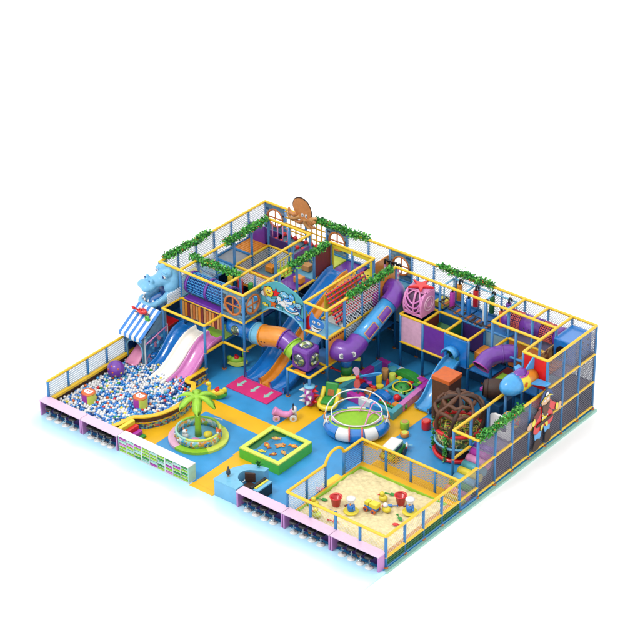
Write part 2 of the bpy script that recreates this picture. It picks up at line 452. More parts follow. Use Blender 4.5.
# --- left wall and tower
fa = thing('play_tower', 'three storey play tower behind the hippo head with round orange windows at its corner', 'play tower', V(0, 6), 'towers and walls of the playground')
for v in range(6, 12): post(fa, 0, v, 0, 3)
for v in range(6, 12):
    rail(fa, (0, v), (0, v+1), 3); rail(fa, (0, v), (0, v+1), 2, 'post_blue'); net(fa, (0, v), (0, v+1), 2, 3)
    wall_pad(fa, (0, v), (0, v+1), 0, 2, 'navy_pad')
for v in range(6, 12):
    if v < 12: post(fa, 1, v, 0, 3)
for v in range(7, 11): post(fa, 3, v, 0, 3) if v != 8 else None
for v in range(6, 12): post(fa, 4, v, 0, 3)
for p in ((2, 11), (2, 9), (3, 6), (3, 11)): post(fa, p[0], p[1], 0, 2.98 if p != (2, 9) else 2)
for u in range(0, 4): rail(fa, (u, 6), (u+1, 6), 3)
for v in range(6, 11): rail(fa, (1, v), (1, v+1), 3); rail(fa, (3, v), (3, v+1), 3); rail(fa, (4, v), (4, v+1), 3)
for u in (1, 2): rail(fa, (u, 11), (u+1, 11), 3); rail(fa, (u, 11), (u+1, 11), 2); rail(fa, (u, 9), (u+1, 9), 2); rail(fa, (u, 7), (u+1, 7), 3)
for v in (9, 10): rail(fa, (1, v), (1, v+1), 2)
for u in (1, 2, 3): rail(fa, (u, 6), (u+1, 6), 2)
for v in range(7, 11): rail(fa, (4, v), (4, v+1), 2)
for v in range(7, 9): rail(fa, (1, v), (1, v+1), 2, 'post_blue'); rail(fa, (3, v), (3, v+1), 2, 'post_blue')
rail(fa, (0, 8), (1, 8), 2, 'post_blue'); rail(fa, (0, 9), (1, 9), 2, 'post_blue'); rail(fa, (0, 10), (1, 10), 2, 'post_blue')
rail(fa, (3, 6), (4, 6), 1); rail(fa, (4, 6), (4, 7), 1); rail(fa, (4, 6), (4, 7), 2); rail(fa, (1, 9), (3, 9), 1, 'rail_yellow')
porthole_panel(fa, (3, 6), (4, 6)); porthole_panel(fa, (4, 6), (4, 7))
for v in range(6, 12):
    if v == 10: net(fa, (0, v), (0, v), 2, 2) if False else None
    deck(fa, 0, v, 1, v+1, 2, {6: 'light_blue', 7: 'light_blue', 8: 'light_blue', 9: 'grey', 10: 'orange', 11: 'purple'}[v])
deck(fa, 1, 6, 2, 7, 2, 'light_blue'); deck(fa, 2, 6, 3, 7, 2, 'light_blue'); deck(fa, 3, 6, 4, 7, 2, 'panel_board'); deck(fa, 3, 7, 4, 8, 2, 'panel_board')
deck(fa, 3, 8, 4, 9, 2, 'purple'); deck(fa, 3, 9, 4, 10, 2, 'purple'); deck(fa, 3, 10, 4, 11, 2, 'light_blue'); deck(fa, 3, 11, 4, 12, 2, 'pale_lime')
deck(fa, 2, 10, 3, 11, 1.7, 'lime'); deck(fa, 1, 10, 2, 11, 1.35, 'panel_board'); deck(fa, 1, 9, 2, 10, 1.45, 'orange'); deck(fa, 2, 9, 3, 10, 1.45, 'deep_orange')
for u in (1, 2):
    for v in (6, 7, 8): deck(fa, u, v, u+1, v+1, 1, 'deck_blue' if (u, v) != (2, 8) else 'dark_blue')
for v in range(6, 12): deck(fa, 0, v, 1, v+1, 1, 'deck_blue')
b = MB()   # orange plank bridge slats
for i in range(9): b.box((.06, (10.06+i*.105)*B, 2*H-.03), (B-.06, (10.13+i*.105)*B, 2*H+.01), 'orange')
b.build('bridge_slats', fa); b = MB()
for i in range(9): b.box((B+.06, (9.06+i*.105)*B, 1.45*H-.03), (2*B-.06, (9.13+i*.105)*B, 1.45*H+.01), 'deep_orange')
b.build('bridge_slats', fa)
wall_pad(fa, (3, 10), (3, 11), 2, 2.65, 'purple'); wall_pad(fa, (4, 10), (4, 11), 2, 3, 'dark_red')
wall_pad(fa, (1, 11), (2, 11), 2, 2.4, 'dark_purple')
b = MB(); b.prism([(.05, 0), (B-.05, 0), (B-.05, .9), (.05, .1)], V(0, 12, 2)+Vector((.1, -.1, 0)), (0, -1, 0), (0, 0, 1), -.9, 0, 'purple'); b.build('soft_ramp', fa, bevel=.02)
for v in (9, 10): net(fa, (1, v), (1, v+1), 1.05, 1.95)
for u in (1, 2): net(fa, (u, 11), (u+1, 11), 1.05, 1.95); net(fa, (u, 9), (u+1, 9), 1.5, 1.95)
for v in (6, 7): net(fa, (1, v), (1, v+1), 2.05, 2.9, 'net_grey', .085, .012)
wall_pad(fa, (3, 8), (3, 10), 1.3, 1.9, 'magenta')
b = MB()   # red beads on the rope bridge
for i in range(7):
    for j in range(2): b.ball(V(1.15+i*.26, 11.25+j*.5, 2.18), .11, 'red', 8)
for j in range(2): b.cyl(V(1.02, 11.25+j*.5, 2.18), V(2.9, 11.25+j*.5, 2.18), .015, 'dark_grey', 6)
b.build('bead_rope', fa)
b = MB()
for i in range(4): b.cyl(V(1.1+i*.25, 11.1, 2.1), V(1.1+i*.25, 11.1, 2.85), .03, 'pink', 8)
b.build('ladder_bars', fa)
for i in range(4):   # soft obstacles inside the tower
    b = MB(); b.cyl(V(1.2+i*.5, 8.5, 1.1), V(1.2+i*.5, 8.5, 1.9), .12, ['yellow', 'red', 'green', 'pink'][i], 14); b.build('soft_column', fa, bevel=.02)
for i in range(3):
    b = MB(); b.cyl(V(1.15, 7.3+i*.3, 1.12+i*.12), V(2.85, 7.3+i*.3, 1.12+i*.12), .13, ['slide_blue', 'yellow', 'red'][i], 16); b.build('soft_roller', fa)
for u_, v_, z_, m_ in ((3.5, 7.5, 2.02, 'sky_blue'), (3.4, 8.6, 2.02, 'lime'), (3.7, 9.5, 2.02, 'orange'), (3.35, 10.4, 2.02, 'tan'), (.5, 8.4, 2.02, 'red'), (.4, 7.5, 2.02, 'yellow'), (1.5, 10.5, 1.37, 'orange')):
    b = MB(); b.box(V(u_-.18, v_-.15, z_), V(u_+.18, v_+.15, z_)+Vector((0, 0, .3)), m_); b.build('soft_block', fa, bevel=.04)
b = MB()
for i in range(5): b.cyl(V(3.02, 9.05+i*.2, 2.05), V(3.02, 9.05+i*.2, 2.7), .03, 'yellow', 8)
b.cyl(V(3.02, 9, 2.7), V(3.02, 9.95, 2.7), .03, 'yellow', 8); b.cyl(V(3.02, 9, 2.08), V(3.02, 9.95, 2.08), .03, 'yellow', 8); b.build('ladder_bars', fa)
# lower slide tower (v 5..6)
for p, z in (((3, 5), 2), ((1, 5), 2)): post(fa, p[0], p[1], 0, z)
rail(fa, (1, 5), (3, 5), 2); rail(fa, (1, 5), (1, 6), 2); rail(fa, (3, 5), (3, 6), 2); rail(fa, (3, 5), (3, 6), 1)
b = MB()
for i in range(15): b.box((B+.08+i*.155, 6*B-.03, 1.38*H+.03*(i % 3)), (B+.2+i*.155, 6*B+.01, 1.93*H-.02*(i % 2)), ['tan', 'orange', 'dark_red', 'tan', 'wood_orange'][i % 5])
b.build('picket_panel', fa)
b = MB(); b.box((1.95*B, 6.08*B, H-.02), (2.93*B, 6.95*B, H+.02), 'lime'); b.build('soft_mat', fa, bevel=.01)
b = MB(); b.box((.1*B, 5.3*B, .95*H), (.95*B, 5.9*B, 1.2*H), 'dark_red', top='red'); b.build('red_soft_block', fa, bevel=.03)
net(fa, (1, 5.25), (1, 6), 2.02, 2.4)

# --- centre section
fc = thing('play_tower', 'central play tower with arched sea creature mural and red rope climbing wall', 'play tower', V(4, 7), 'towers and walls of the playground')
for p, z0, z1 in [((5, 11), 0, 3), ((6, 11), 0, 3), ((6, 7), 0, 3), ((6, 8), 0, 2), ((6, 9), 0, 2), ((6, 10), 0, 3), ((7, 6), 0, 1), ((6, 6), 0, 1), ((7, 7), 0, 3), ((7, 8), 0, 3), ((7, 9), 0, 3), ((7, 10), 0, 3), ((7, 11), 0, 3)]: post(fc, *p, z0, z1)
rail(fc, (4, 11), (6, 11), 3); rail(fc, (6, 7), (6, 11), 3); rail(fc, (6, 7), (7, 7), 3); rail(fc, (7, 7), (7, 11), 3)
rail(fc, (6, 7), (7, 7), 2); rail(fc, (7, 7), (7, 11), 2); rail(fc, (7, 7), (7, 8), 1); rail(fc, (7, 8), (7, 10), 1, 'post_blue')
rail(fc, (6, 6), (7, 6), 1); rail(fc, (7, 6), (7, 7), 1); rail(fc, (6, 6), (6, 7), 1); rail(fc, (6, 7), (7, 7), 1); rail(fc, (6, 8), (6, 11), 2, 'rail_yellow')
deck(fc, 6, 7, 7, 8, 2, 'light_blue'); deck(fc, 6, 6, 7, 7, 1, 'dark_blue')
for v in (8, 9, 10): deck(fc, 6, v, 7, v+1, 2, 'cloud' if v == 8 else 'deck_grey'); deck(fc, 6, v, 7, v+1, 1, 'deck_blue')
deck(fc, 4, 11, 5, 12, 2, 'purple'); deck(fc, 5, 11, 6, 12, 2, 'yellow'); deck(fc, 6, 11, 7, 12, 2, 'light_blue'); deck(fc, 5.0, 10, 6, 11, 2, 'yellow')
for v in (7, 8, 9): deck(fc, 6, v, 7, v+1, 1, 'deck_blue')
# yellow slide gate with opening
b = MB(); o_ = V(4, 11, 2); W2 = 2*B; ex = (1, 0, 0); ey = (0, 0, 1)
for r in ([(.06, .05), (.16, .05), (.16, H-.06), (.06, H-.06)], [(.16, H-.22), (W2-.06, H-.22), (W2-.06, H-.06), (.16, H-.06)], [(W2-.2, .05), (W2-.06, .05), (W2-.06, H-.22), (W2-.2, H-.22)], [(B+.05, .05), (W2-.2, .05), (W2-.2, .35), (B+.05, .3)]):
    b.prism(r, o_, ex, ey, -.03, .03, 'yellow')
b.build('slide_gate', fc, bevel=.01)
wall_pad(fc, (5.95, 11), (5.95, 12), 2, 2.8, 'orange')
# yellow wall with leaning red rope net
wall_pad(fc, (6.06, 8), (6.06, 10), 2.05, 2.92, 'yellow')
b = MB(); p0 = V(6.75, 7.9, 2.02); ex = Vector((0, 1, 0)); ey = (V(6.2, 7.9, 3)-p0); 
for i in range(8): b.cyl(p0+ey*(.1+i*.12), p0+ey*(.1+i*.12)+ex*2.2*B, .048, 'red', 8)
for i in range(11): b.cyl(p0+ex*(.1+i*.25), p0+ex*(.1+i*.25)+ey, .028, 'dark_blue', 6)
b.build('rope_climb_net', fc)
# chequered nets on the side
def stripes(par, a, b_, z0, z1, m1, m2, s, name):
    p0 = V(*a, z0); q = V(*b_, z0); L = (q-p0).length; ex = (q-p0)/L; Hh = (z1-z0)*H; k = MB()
    nx = int(L/s); ny = int(Hh/s)
    for i in range(nx):
        for j in range(ny):
            if (i+j) % 2 == 0: k.prism([(i*s, j*s), (i*s+s*.94, j*s), (i*s+s*.94, j*s+s*.94), (i*s, j*s+s*.94)], p0, ex, (0, 0, 1), -.01, .01, m1 if j % 2 == 0 else m2)
    return k.build(name, par)
stripes(fc, (7, 8.05), (7, 10), 1.05, 1.95, 'black', 'black', .105, 'chequer_net'); stripes(fc, (7.0, 8.05), (7.0, 10), 2.05, 2.4, 'black', 'black', .105, 'chequer_net')
net(fc, (7, 8.05), (7, 10), 1.05, 1.95, 'net_grey', .1, .03); net(fc, (7, 8), (7, 10), 2.05, 2.9, 'net_grey', .1, .02)
b = MB()
for i in range(7): b.cyl(V(7.0, 8.05, 2.42+i*.08), V(7.0, 10, 2.42+i*.08), .028, 'dark_red' if i % 2 else 'red', 6)
b.build('red_rope_rows', fc)
wall_pad(fc, (7, 10), (7, 11), 2, 3, 'orange'); wall_pad(fc, (7, 7), (7, 8), 1, 2, 'orange'); wall_pad(fc, (7, 9.6), (7, 10), 2.05, 2.6, 'magenta')
b = MB()
for i in range(7): b.box((7*B+.03, (7.12+i*.12)*B, 1.88*H), (7*B+.045, (7.18+i*.12)*B, 1.93*H), 'black')
b.build('panel_slots', fc)
# arched mural with generic sea creatures, u 4..6 on v = 7
o_ = V(4, 7, 2)+Vector((0, -.02, 0)); ex = (1, 0, 0); ey = (0, 0, 1); W2 = 2*B
topc = [(.04, H*.98), (.35, H*1.16), (.8, H*1.33), (1.2, H*1.36), (1.6, H*1.29), (2.0, H*1.2), (W2-.05, H*1.02)]
botc = [(W2-.05, .0), (W2-.2, .2), (W2-.55, .42), (1.25, .53), (.7, .5), (.3, .3), (.04, .08)]
b = MB(); 
tc_ = [(p.x, p.y) for p in cat_spline([(x, y, 0) for x, y in topc], 5)]; bc_ = [(p.x, p.y) for p in cat_spline([(x, y, 0) for x, y in botc], 5)]
nn_ = min(len(tc_), len(bc_))
for i in range(nn_-1):
    b.prism([tc_[i], tc_[i+1], bc_[-2-i], bc_[-1-i]], o_, ex, ey, 0, .04, 'teal')
mu = b.build('mural_board', fc)
b = MB()
b.tube([V(4, 7, 2)+Vector((x, -.06, y)) for x, y in bc_], .045, 'light_blue', 8)
b.build('arch_trim', mu)
def deco(parent, o, ex, ey, items, name='printed_creature', d=.045):
    k = MB()
    for it in items:
        kind, x, y, s, m_ = it[:5]
        sh = {'fish': lambda: fish2(x, y, s, it[5] if len(it) > 5 else 1), 'star': lambda: star2(x, y, s, s*.45), 'disc': lambda: ell(x, y, s, s*(it[5] if len(it) > 5 else 1), 14), 'wave': lambda: smooth2([(x-s, y), (x-s*.4, y+s*.5), (x+s*.2, y+s*.2), (x+s, y+s*.4), (x+s*.8, y-s*.2), (x, y-s*.35), (x-s*.7, y-s*.3)])}[kind]()
        k.prism([(x+(a-x)*1.12, y+(c-y)*1.15) for a, c in sh], o, ex, ey, d, d+.006, 'black')
        k.prism(sh, o, ex, ey, d+.006, d+.012, m_)
        if kind == 'fish':
            f_ = it[5] if len(it) > 5 else 1
            k.prism(ell(x-.62*s*f_, y+.1*s, .13*s, .13*s, 8), o, ex, ey, d+.012, d+.016, 'white'); k.prism(ell(x-.64*s*f_, y+.1*s, .06*s, .06*s, 6), o, ex, ey, d+.016, d+.02, 'black')
            k.prism(ell(x-.1*s*f_, y-.1*s, .3*s, .1*s, 10), o, ex, ey, d+.012, d+.016, 'white')
        if kind == 'disc' and s > .12:
            k.prism(ell(x-s*.35, y+s*.25, s*.2, s*.26, 8), o, ex, ey, d+.012, d+.016, 'white'); k.prism(ell(x+s*.3, y+s*.25, s*.2, s*.26, 8), o, ex, ey, d+.012, d+.016, 'white')
            k.prism(ell(x-s*.3, y+s*.22, s*.09, s*.14, 8), o, ex, ey, d+.016, d+.02, 'black'); k.prism(ell(x+s*.3, y+s*.22, s*.09, s*.14, 8), o, ex, ey, d+.016, d+.02, 'black')
            k.prism(ell(x, y-s*.35, s*.4, s*.13, 8), o, ex, ey, d+.012, d+.016, 'dark_red')
        d += .0015
    return k.build(name, parent)
deco(mu, o_, ex, ey, [('wave', .3, 1.05, .3, 'cloud'), ('wave', 1.3, .95, .45, 'sky_blue'), ('wave', 1.75, .75, .4, 'cloud'), ('wave', 2.0, 1.1, .3, 'light_blue'), ('disc', .28, 1.2, .1, 'tan', 2.2), ('disc', .5, 1.25, .22, 'yellow', 1.1), ('star', .88, 1.3, .24, 'red'), ('star', .72, .72, .22, 'deep_orange'), ('fish', 1.4, 1.38, .3, 'light_blue'), ('fish', 1.8, .88, .42, 'sky_blue'), ('fish', 1.25, .92, .26, 'white', -1), ('fish', .28, .55, .16, 'yellow'), ('disc', 1.75, 1.38, .15, 'sky_blue', 1.2), ('fish', 2.15, .5, .24, 'slide_blue'), ('disc', 1.05, 1.1, .11, 'cloud'), ('fish', 1.05, .66, .18, 'teal'), ('wave', .6, .9, .25, 'light_blue'), ('fish', 2.05, .9, .2, 'dark_blue'), ('wave', 1.55, 1.1, .25, 'cloud'), ('star', 1.9, 1.25, .1, 'yellow'), ('fish', 1.5, 1.2, .18, 'slide_blue', -1), ('disc', 2.15, 1.12, .16, 'light_blue', .8)])
# cut-out shark on the ship bow
b = MB(); o_ = V(6.15, 7, 1.98)+Vector((0, .12, 0))
b.prism(smooth2([(.1, .1), (.0, .5), (.12, .95), (.3, .75), (.62, .72), (.8, .55), (.7, .3), (.5, .08), (.3, 0)], 4), o_, ex, ey, 0, .05, 'slide_blue'); sk = b.build('shark_cutout', fc)
b = MB(); b.prism(smooth2([(.14, .14), (.16, .38), (.4, .3), (.68, .36), (.5, .14), (.32, .07)]), o_, ex, ey, .05, .056, 'white'); b.prism(ell(.25, .55, .09, .07, 10), o_, ex, ey, .05, .056, 'white'); b.prism(ell(.52, .55, .09, .07, 10), o_, ex, ey, .05, .056, 'white'); b.prism(ell(.25, .54, .035, .04, 8), o_, ex, ey, .056, .06, 'black'); b.prism(ell(.5, .54, .035, .04, 8), o_, ex, ey, .056, .06, 'black')
b.prism(smooth2([(.1, .32), (.4, .22), (.72, .33), (.4, .27)]), o_, ex, ey, .056, .06, 'black'); b.build('shark_face', sk)
b = MB(); o_ = V(5.62, 7, 1.55)
b.prism(smooth2([(.1, 0), (.0, .3), (.12, .7), (.3, .62), (.48, .66), (.6, .3), (.5, 0)]), V(5.7, 7.15, 2.0), ex, ey, 0, .05, 'red'); b.prism(smooth2([(.15, .5), (.1, .85), (.3, .95), (.42, .7), (.3, .5)]), V(5.7, 7.15, 2.0), ex, ey, .05, .056, 'yellow'); b.build('reef_cutout', fc)

# --- middle section
fm = thing('play_tower', 'lower play tower with pink and purple padded front panels and blue deck', 'play tower', V(8, 10), 'towers and walls of the playground')
for u in range(8, 13): post(fm, u, 11, 0, 3)
for u in range(8, 12): post(fm, u, 10, 0, 2)
for u in range(7, 12): rail(fm, (u, 11), (u+1, 11), 3)
for u in range(8, 11): rail(fm, (u, 10), (u+1, 10), 2); rail(fm, (u, 10), (u+1, 10), 1); 
for u in (8, 9, 10, 11): rail(fm, (u, 10), (u, 11), 2)
for u in (8, 9, 10): rail(fm, (u, 11), (u+1, 11), 2, 'rail_yellow' if u < 10 else 'post_blue')
rail(fm, (11, 10), (11, 11), 1); rail(fm, (11, 11), (12, 11), 2, 'post_blue')
wall_pad(fm, (8, 10), (9, 10), 1, 2, 'pale_pink'); wall_pad(fm, (9, 10), (10, 10), 1, 2, 'purple')
for u in (8, 9, 10): deck(fm, u, 10, u+1, 11, 1, 'dark_blue' if u < 10 else 'teal')
wall_pad(fm, (9, 10), (9, 11), 1, 2, 'dark_red'); wall_pad(fm, (8, 11), (9, 11), 1, 2, 'navy_pad'); wall_pad(fm, (9, 11), (10, 11), 1, 2, 'navy_pad'); wall_pad(fm, (10, 11), (11, 11), 1, 2, 'dark_purple'); wall_pad(fm, (11, 11), (12, 11), 1, 2, 'panel_board'); wall_pad(fm, (10, 10), (10, 11), 1, 2, 'dark_green')
wall_pad(fm, (8, 10), (8, 11), 1, 2, 'dark_blue')
b = MB(); b.prism([(0, 0), (B-.1, 0), (B-.1, .9)], V(9.75, 10.05, 1), (0, 1, 0), (0, 0, 1), -.9, 0, 'dark_green'); b.build('soft_ramp', fm, bevel=.02)
b = MB(); b.box(V(11.05, 10.3, 1.2), V(11.9, 10.9, 1.5), 'orange'); b.build('soft_block', fm, bevel=.03)
for u in (7, 8, 9, 10, 11): wall_pad(fm, (u, 11), (u+1, 11), 0, 1, 'navy_pad')
wall_pad(fm, (7, 11), (8, 11), 1, 2, 'panel_board')
deck(fm, 11, 10, 12, 11, 1, 'deck_blue')
b = MB()
for s_ in (11.25, 11.85): b.cyl(V(9.0, s_, 2.86), V(11.75, s_, 2.86), .035, 'light_blue', 8)
for u_ in (9.0, 9.9, 10.8, 11.75): b.cyl(V(u_, 11.25, 2.86), V(u_, 11.85, 2.86), .035, 'light_blue', 8)
for u_ in (9.0, 11.75):
    for s_ in (11.25, 11.85): b.cyl(V(u_, s_, 2.0), V(u_, s_, 2.86), .035, 'light_blue', 8)
b.build('hanging_frame', fm)

# --- right tower
fr = thing('play_tower', 'right rear three storey play tower with dark nets, purple grey decks and red panel', 'play tower', V(12, 9), 'towers and walls of the playground')
for p in ((12, 10), (13, 10), (14, 10), (14, 9), (15, 9), (15, 10), (15, 11), (13, 11), (14, 11)): post(fr, *p, 0, 3)
for v in (9, 10, 11): rail(fr, (15, v), (15, v+1), 3); rail(fr, (15, v), (15, v+1), 2); rail(fr, (15, v), (15, v+1), 1); rail(fr, (15, v), (15, v+1), .1)
rail(fr, (12, 10), (14, 10), 3); rail(fr, (12, 10), (12, 12), 3); rail(fr, (13, 11), (13, 12), 3); rail(fr, (14, 9), (14, 12), 3); rail(fr, (14, 9), (15, 9), 3); rail(fr, (12, 11), (14, 11), 3)
rail(fr, (12, 11), (14, 11), 2); rail(fr, (12, 10), (12, 11), 2); rail(fr, (12, 10), (14, 10), 2, 'post_blue')
for v in (9, 10, 11):
    for z in (1, 2): deck(fr, 14, v, 15, v+1, z, 'deck_grey' if v != 9 else 'panel_board')
    deck(fr, 14, v, 15, v+1, .12, 'deck_grey')
    net(fr, (15, v), (15, v+1), 2, 3, 'net_dark', .075, .012); net(fr, (15, v), (15, v+1), 1, 2, 'net_dark', .075, .012); net(fr, (15, v), (15, v+1), .1, 1, 'net_dark', .075, .012)
wall_pad(fr, (14, 9), (15, 9), 1.9, 3, 'red'); deck(fr, 13, 10, 14, 11, 2, 'wood_orange'); deck(fr, 12, 10, 13, 11, 1, 'dark_red'); deck(fr, 13, 10, 14, 11, 1, 'deck_blue'); deck(fr, 12, 10, 13, 11, 2, 'wood_orange') if False else None
wall_pad(fr, (14, 9), (14, 10), 0, 1, 'deck_grey'); wall_pad(fr, (12, 11), (14, 11), 0, 1, 'navy_pad'); wall_pad(fr, (12, 11), (13, 11), 1, 2, 'wood_orange')
b = MB(); b.box(V(14.2, 9.3, 1), V(14.8, 9.9, 1.15), 'red'); b.build('soft_block', fr, bevel=.03)
wall_pad(fr, (13.98, 10.1), (13.98, 11.3), 2, 2.5, 'print_wood')
b = MB()
for i in range(9): b.box((14.05*B, (9.9+i*.12)*B, 2*H), (14.55*B, (9.98+i*.12)*B, 2*H+.06+.04*(i % 2)), 'wood_orange')
b.build('plank_bridge', fr)
deck(fr, 12.45, 9.5, 13.25, 10.05, 1.35, 'lime', .08)

# --- right side aisle (two storeys)
fs_ = thing('play_walkway', 'two storey netted play walkway with coloured roller steps beside the sand pit', 'play walkway', V(14, 5), 'towers and walls of the playground')
for v in range(5, 9): post(fs_, 15, v, 0, 2)
for v in (5, 6, 7, 8): post(fs_, 14, v, 0, 2)
for v in (5, 6, 7, 8):
    rail(fs_, (15, v), (15, v+1), 2); rail(fs_, (15, v), (15, v+1), 1); rail(fs_, (15, v), (15, v+1), .1); rail(fs_, (14, v), (14, v+1), 2)
    net(fs_, (15, v), (15, v+1), .1, 1, 'net_dark', .07, .012); net(fs_, (15, v), (15, v+1), 1, 2, 'net_dark', .075, .010)
    deck(fs_, 14, v, 15, v+1, .12, 'deck_grey')
for v in (6, 7, 8): deck(fs_, 14, v, 15, v+1, 1, 'deck_grey')
rail(fs_, (14, 5), (15, 5), 2); rail(fs_, (14, 5), (14, 6), 1, 'rail_yellow'); rail(fs_, (14, 6), (14, 9), 1, 'post_blue')
wall_pad(fs_, (14, 6), (14, 7), 0, 1, 'deck_grey'); wall_pad(fs_, (14, 7), (14, 8), 0, 1, 'deck_grey'); wall_pad(fs_, (14, 8), (14, 9), 0, 1, 'deck_grey')
for i, m_ in enumerate(['pale_lime', 'pink', 'green', 'light_blue', 'yellow', 'teal', 'pink', 'magenta', 'purple']):
    v_ = 4.35+i*.235; z_ = .08+i*.11
    b = MB(); b.cyl(V(14.06, v_, z_), V(14.94, v_, z_), .17, m_, 18); b.build('roller_step', fs_)
b = MB()
c_ = V(14.5, 7.1, 1)
R0 = .5; pts = [(-.55, 0), (-.55, .55)]+[(-.55+.25*(1-math.cos(t)), .75+.25*math.sin(t)) for t in (.3, .8, 1.3)]+[(.3, 1.0), (.5, .8), (.55, .5), (.55, 0)]
for i in range(20):   # white board with a round crawl hole
    t0, t1 = 2*PI*i/20, 2*PI*(i+1)/20
    q = lambda t, r: (r*math.cos(t), .5+r*math.sin(t))
    def outer(t):
        dx, dy = math.cos(t), math.sin(t); k_ = min(.56/max(abs(dx), 1e-6), .5/max(abs(dy), 1e-6)); return (dx*k_, .5+dy*k_)
    b.prism([q(t0, .27), q(t1, .27), outer(t1), outer(t0)], c_, (1, 0, 0), (0, 0, 1), -.06, .06, 'white')
b.build('crawl_hole_board', fs_)
b = MB(); b.ball(V(14.5, 7.6, 1.35), (.42, .42, .42), 'print_toy', 16); b.build('soft_ball_spinner', fs_)
# ---------------------------------------------------------------- left low fence
ft = thing('fence', 'low yellow railed fence with pale net along the left edge of the ball pit', 'fence', V(0, 0), None)
for v in (0, 1, 2, 3, 4): post(ft, 0, v, 0, 1.1)
for v in (0, 1, 2, 3): rail(ft, (0, v), (0, v+1), 1.1); net(ft, (0, v), (0, v+1), .45, 1.08, 'net_fence', .07, .02)
# ---------------------------------------------------------------- ball pit
rim = [(0.02, 4.1), (0.02, .12), (2.95, .12), (3.05, .45), (3.12, .95)]+[(2.75+1.12*math.cos(t), 2.55+1.62*math.sin(t)) for t in [(-1.15+i*.2) for i in range(12)]]+[(2.98, 4.02), (2.98, 5.05)]
pt = thing('ball_pit', 'large ball pit with yellow padded rim and sea print wall', 'ball pit', V(1.5, 2.5))
curve = [(u, v) for u, v in rim[2:]]
cc = cat_spline([V(u, v, 0) for u, v in curve], 4)
b = MB(); b2 = MB(); b3 = MB(); b4 = MB()
zr = .46*H
def strip(mbx, C, off0, off1, z0, z1, mat):
    n = len(C); L = []
    for i, p in enumerate(C):
        d = (C[min(i+1, n-1)]-C[max(i-1, 0)]); d.z = 0; d.normalize(); nn = Vector((d.y, -d.x, 0)); L.append((p+nn*off0, p+nn*off1))
    vs = []; fs = []
    for a, c in L: vs += [(a.x, a.y, z0), (c.x, c.y, z0), (c.x, c.y, z1), (a.x, a.y, z1)]
    for i in range(n-1):
        o = i*4
        for j in range(4): fs.append((o+j, o+(j+1) % 4, o+4+(j+1) % 4, o+4+j))
    fs += [(3, 2, 1, 0), ((n-1)*4, (n-1)*4+1, (n-1)*4+2, (n-1)*4+3)]
    mbx.add(vs, fs, mat)
strip(b, cc, -.12, .1, zr-.07, zr, 'rail_yellow'); b.build('padded_rim', pt, bevel=.02)
strip(b2, cc, -.06, .02, .3, zr-.07, 'brown'); strip(b2, cc, -.05, .045, .02, .34, 'print_sea'); b2.build('pit_wall', pt)
strip(b4, cc, .046, .075, .3, .335, 'path_orange'); strip(b4, cc, .03, .13, .003, .012, 'path_orange'); b4.build('trim', pt)
lc = [V(.0, 4.4), V(.0, 0.1)]
strip(b3, lc, -.17, .05, zr-.05, zr+.06, 'rail_yellow'); strip(b3, lc, -.12, -.02, 0, zr-.05, 'dark_brown'); b3.build('side_rim', pt)
bed = MB(); poly = [(u*B, v*B) for u, v in [(0.05, 5.0), (.05, .12)]]+[(p.x-.05, p.y) for p in cc]
bed.prism(poly, (0, 0, 0), (1, 0, 0), (0, 1, 0), .02, .30, 'bed_blue'); bed.build('pit_bed', pt)
def inside(x, y):
    c = False; n = len(poly)
    for i in range(n):
        x0, y0 = poly[i-1]; x1, y1 = poly[i]
        if (y0 > y) != (y1 > y) and x < (x1-x0)*(y-y0)/(y1-y0)+x0: c = not c
    return c
def edge_ok(x, y, r=.07):
    return all(inside(x+r*math.cos(t), y+r*math.sin(t)) for t in (0, .8, 1.6, 2.4, 3.2, 4, 4.8, 5.6))
BC = [('white', 'white', .50), ('slide_blue', 'blue', .25), ('sky_blue', 'light blue', .11), ('dark_blue', 'dark blue', .07), ('red', 'red', .014), ('deep_orange', 'orange', .016), ('yellow', 'yellow', .012), ('green', 'green', .014), ('teal', 'teal', .014)]
def pickc():
    r = random.random(); s = 0
    for t in BC:
        s += t[2]
        if r < s: return t
    return BC[0]
spots = []
dx = .13; y = .2; row = 0
solids = [(.98*B, 3.3*B), (2.35*B, 2.45*B)]
while y < 5.0*B:
    x = .1+(dx/2 if row % 2 else 0)
    while x < 4*B:
        X = x+random.uniform(-.02, .02); Y = y+random.uniform(-.02, .02)
        if edge_ok(X, Y) and not (X < 1.05*B and Y > 4.05*B): spots.append((X, Y, .30+random.uniform(.01, .10)+.05*math.sin(X*2.1)*math.sin(Y*1.7)))
        x += dx
    y += dx*.87; row += 1
random.shuffle(spots)
nearest = sorted(spots, key=lambda q: (q[0]-63.7)**2+(q[1]+60.35)**2)
near = nearest[:285]; far = nearest[285:]
bm_ = {}
for m_, nm, _ in BC:
    k = MB(); k.ball((0, 0, 0), .072, m_, 14); me = k.build('ball').data; bm_[m_] = me; bpy.data.objects.remove(bpy.data.objects[-1]) if False else None
for o in [o for o in COL.objects if o.name.split('.')[0] == 'ball']: bpy.data.objects.remove(o)
for x, y, z in near:
    m_, nm, _ = pickc(); o = bpy.data.objects.new('ball', bm_[m_]); COL.objects.link(o); o.location = (x, y, z)
    tag(o, 'small '+nm+' plastic ball among the balls in the front of the ball pit', 'ball', 'balls in the ball pit, '+nm)
k = MB()
for x, y, z in far: k.ball((x, y, z), .072, pickc()[0], 8)
st = k.build('plastic_balls'); struct(st, 'stuff'); tag(st, 'mass of white and blue plastic balls filling the rear of the ball pit', 'balls')
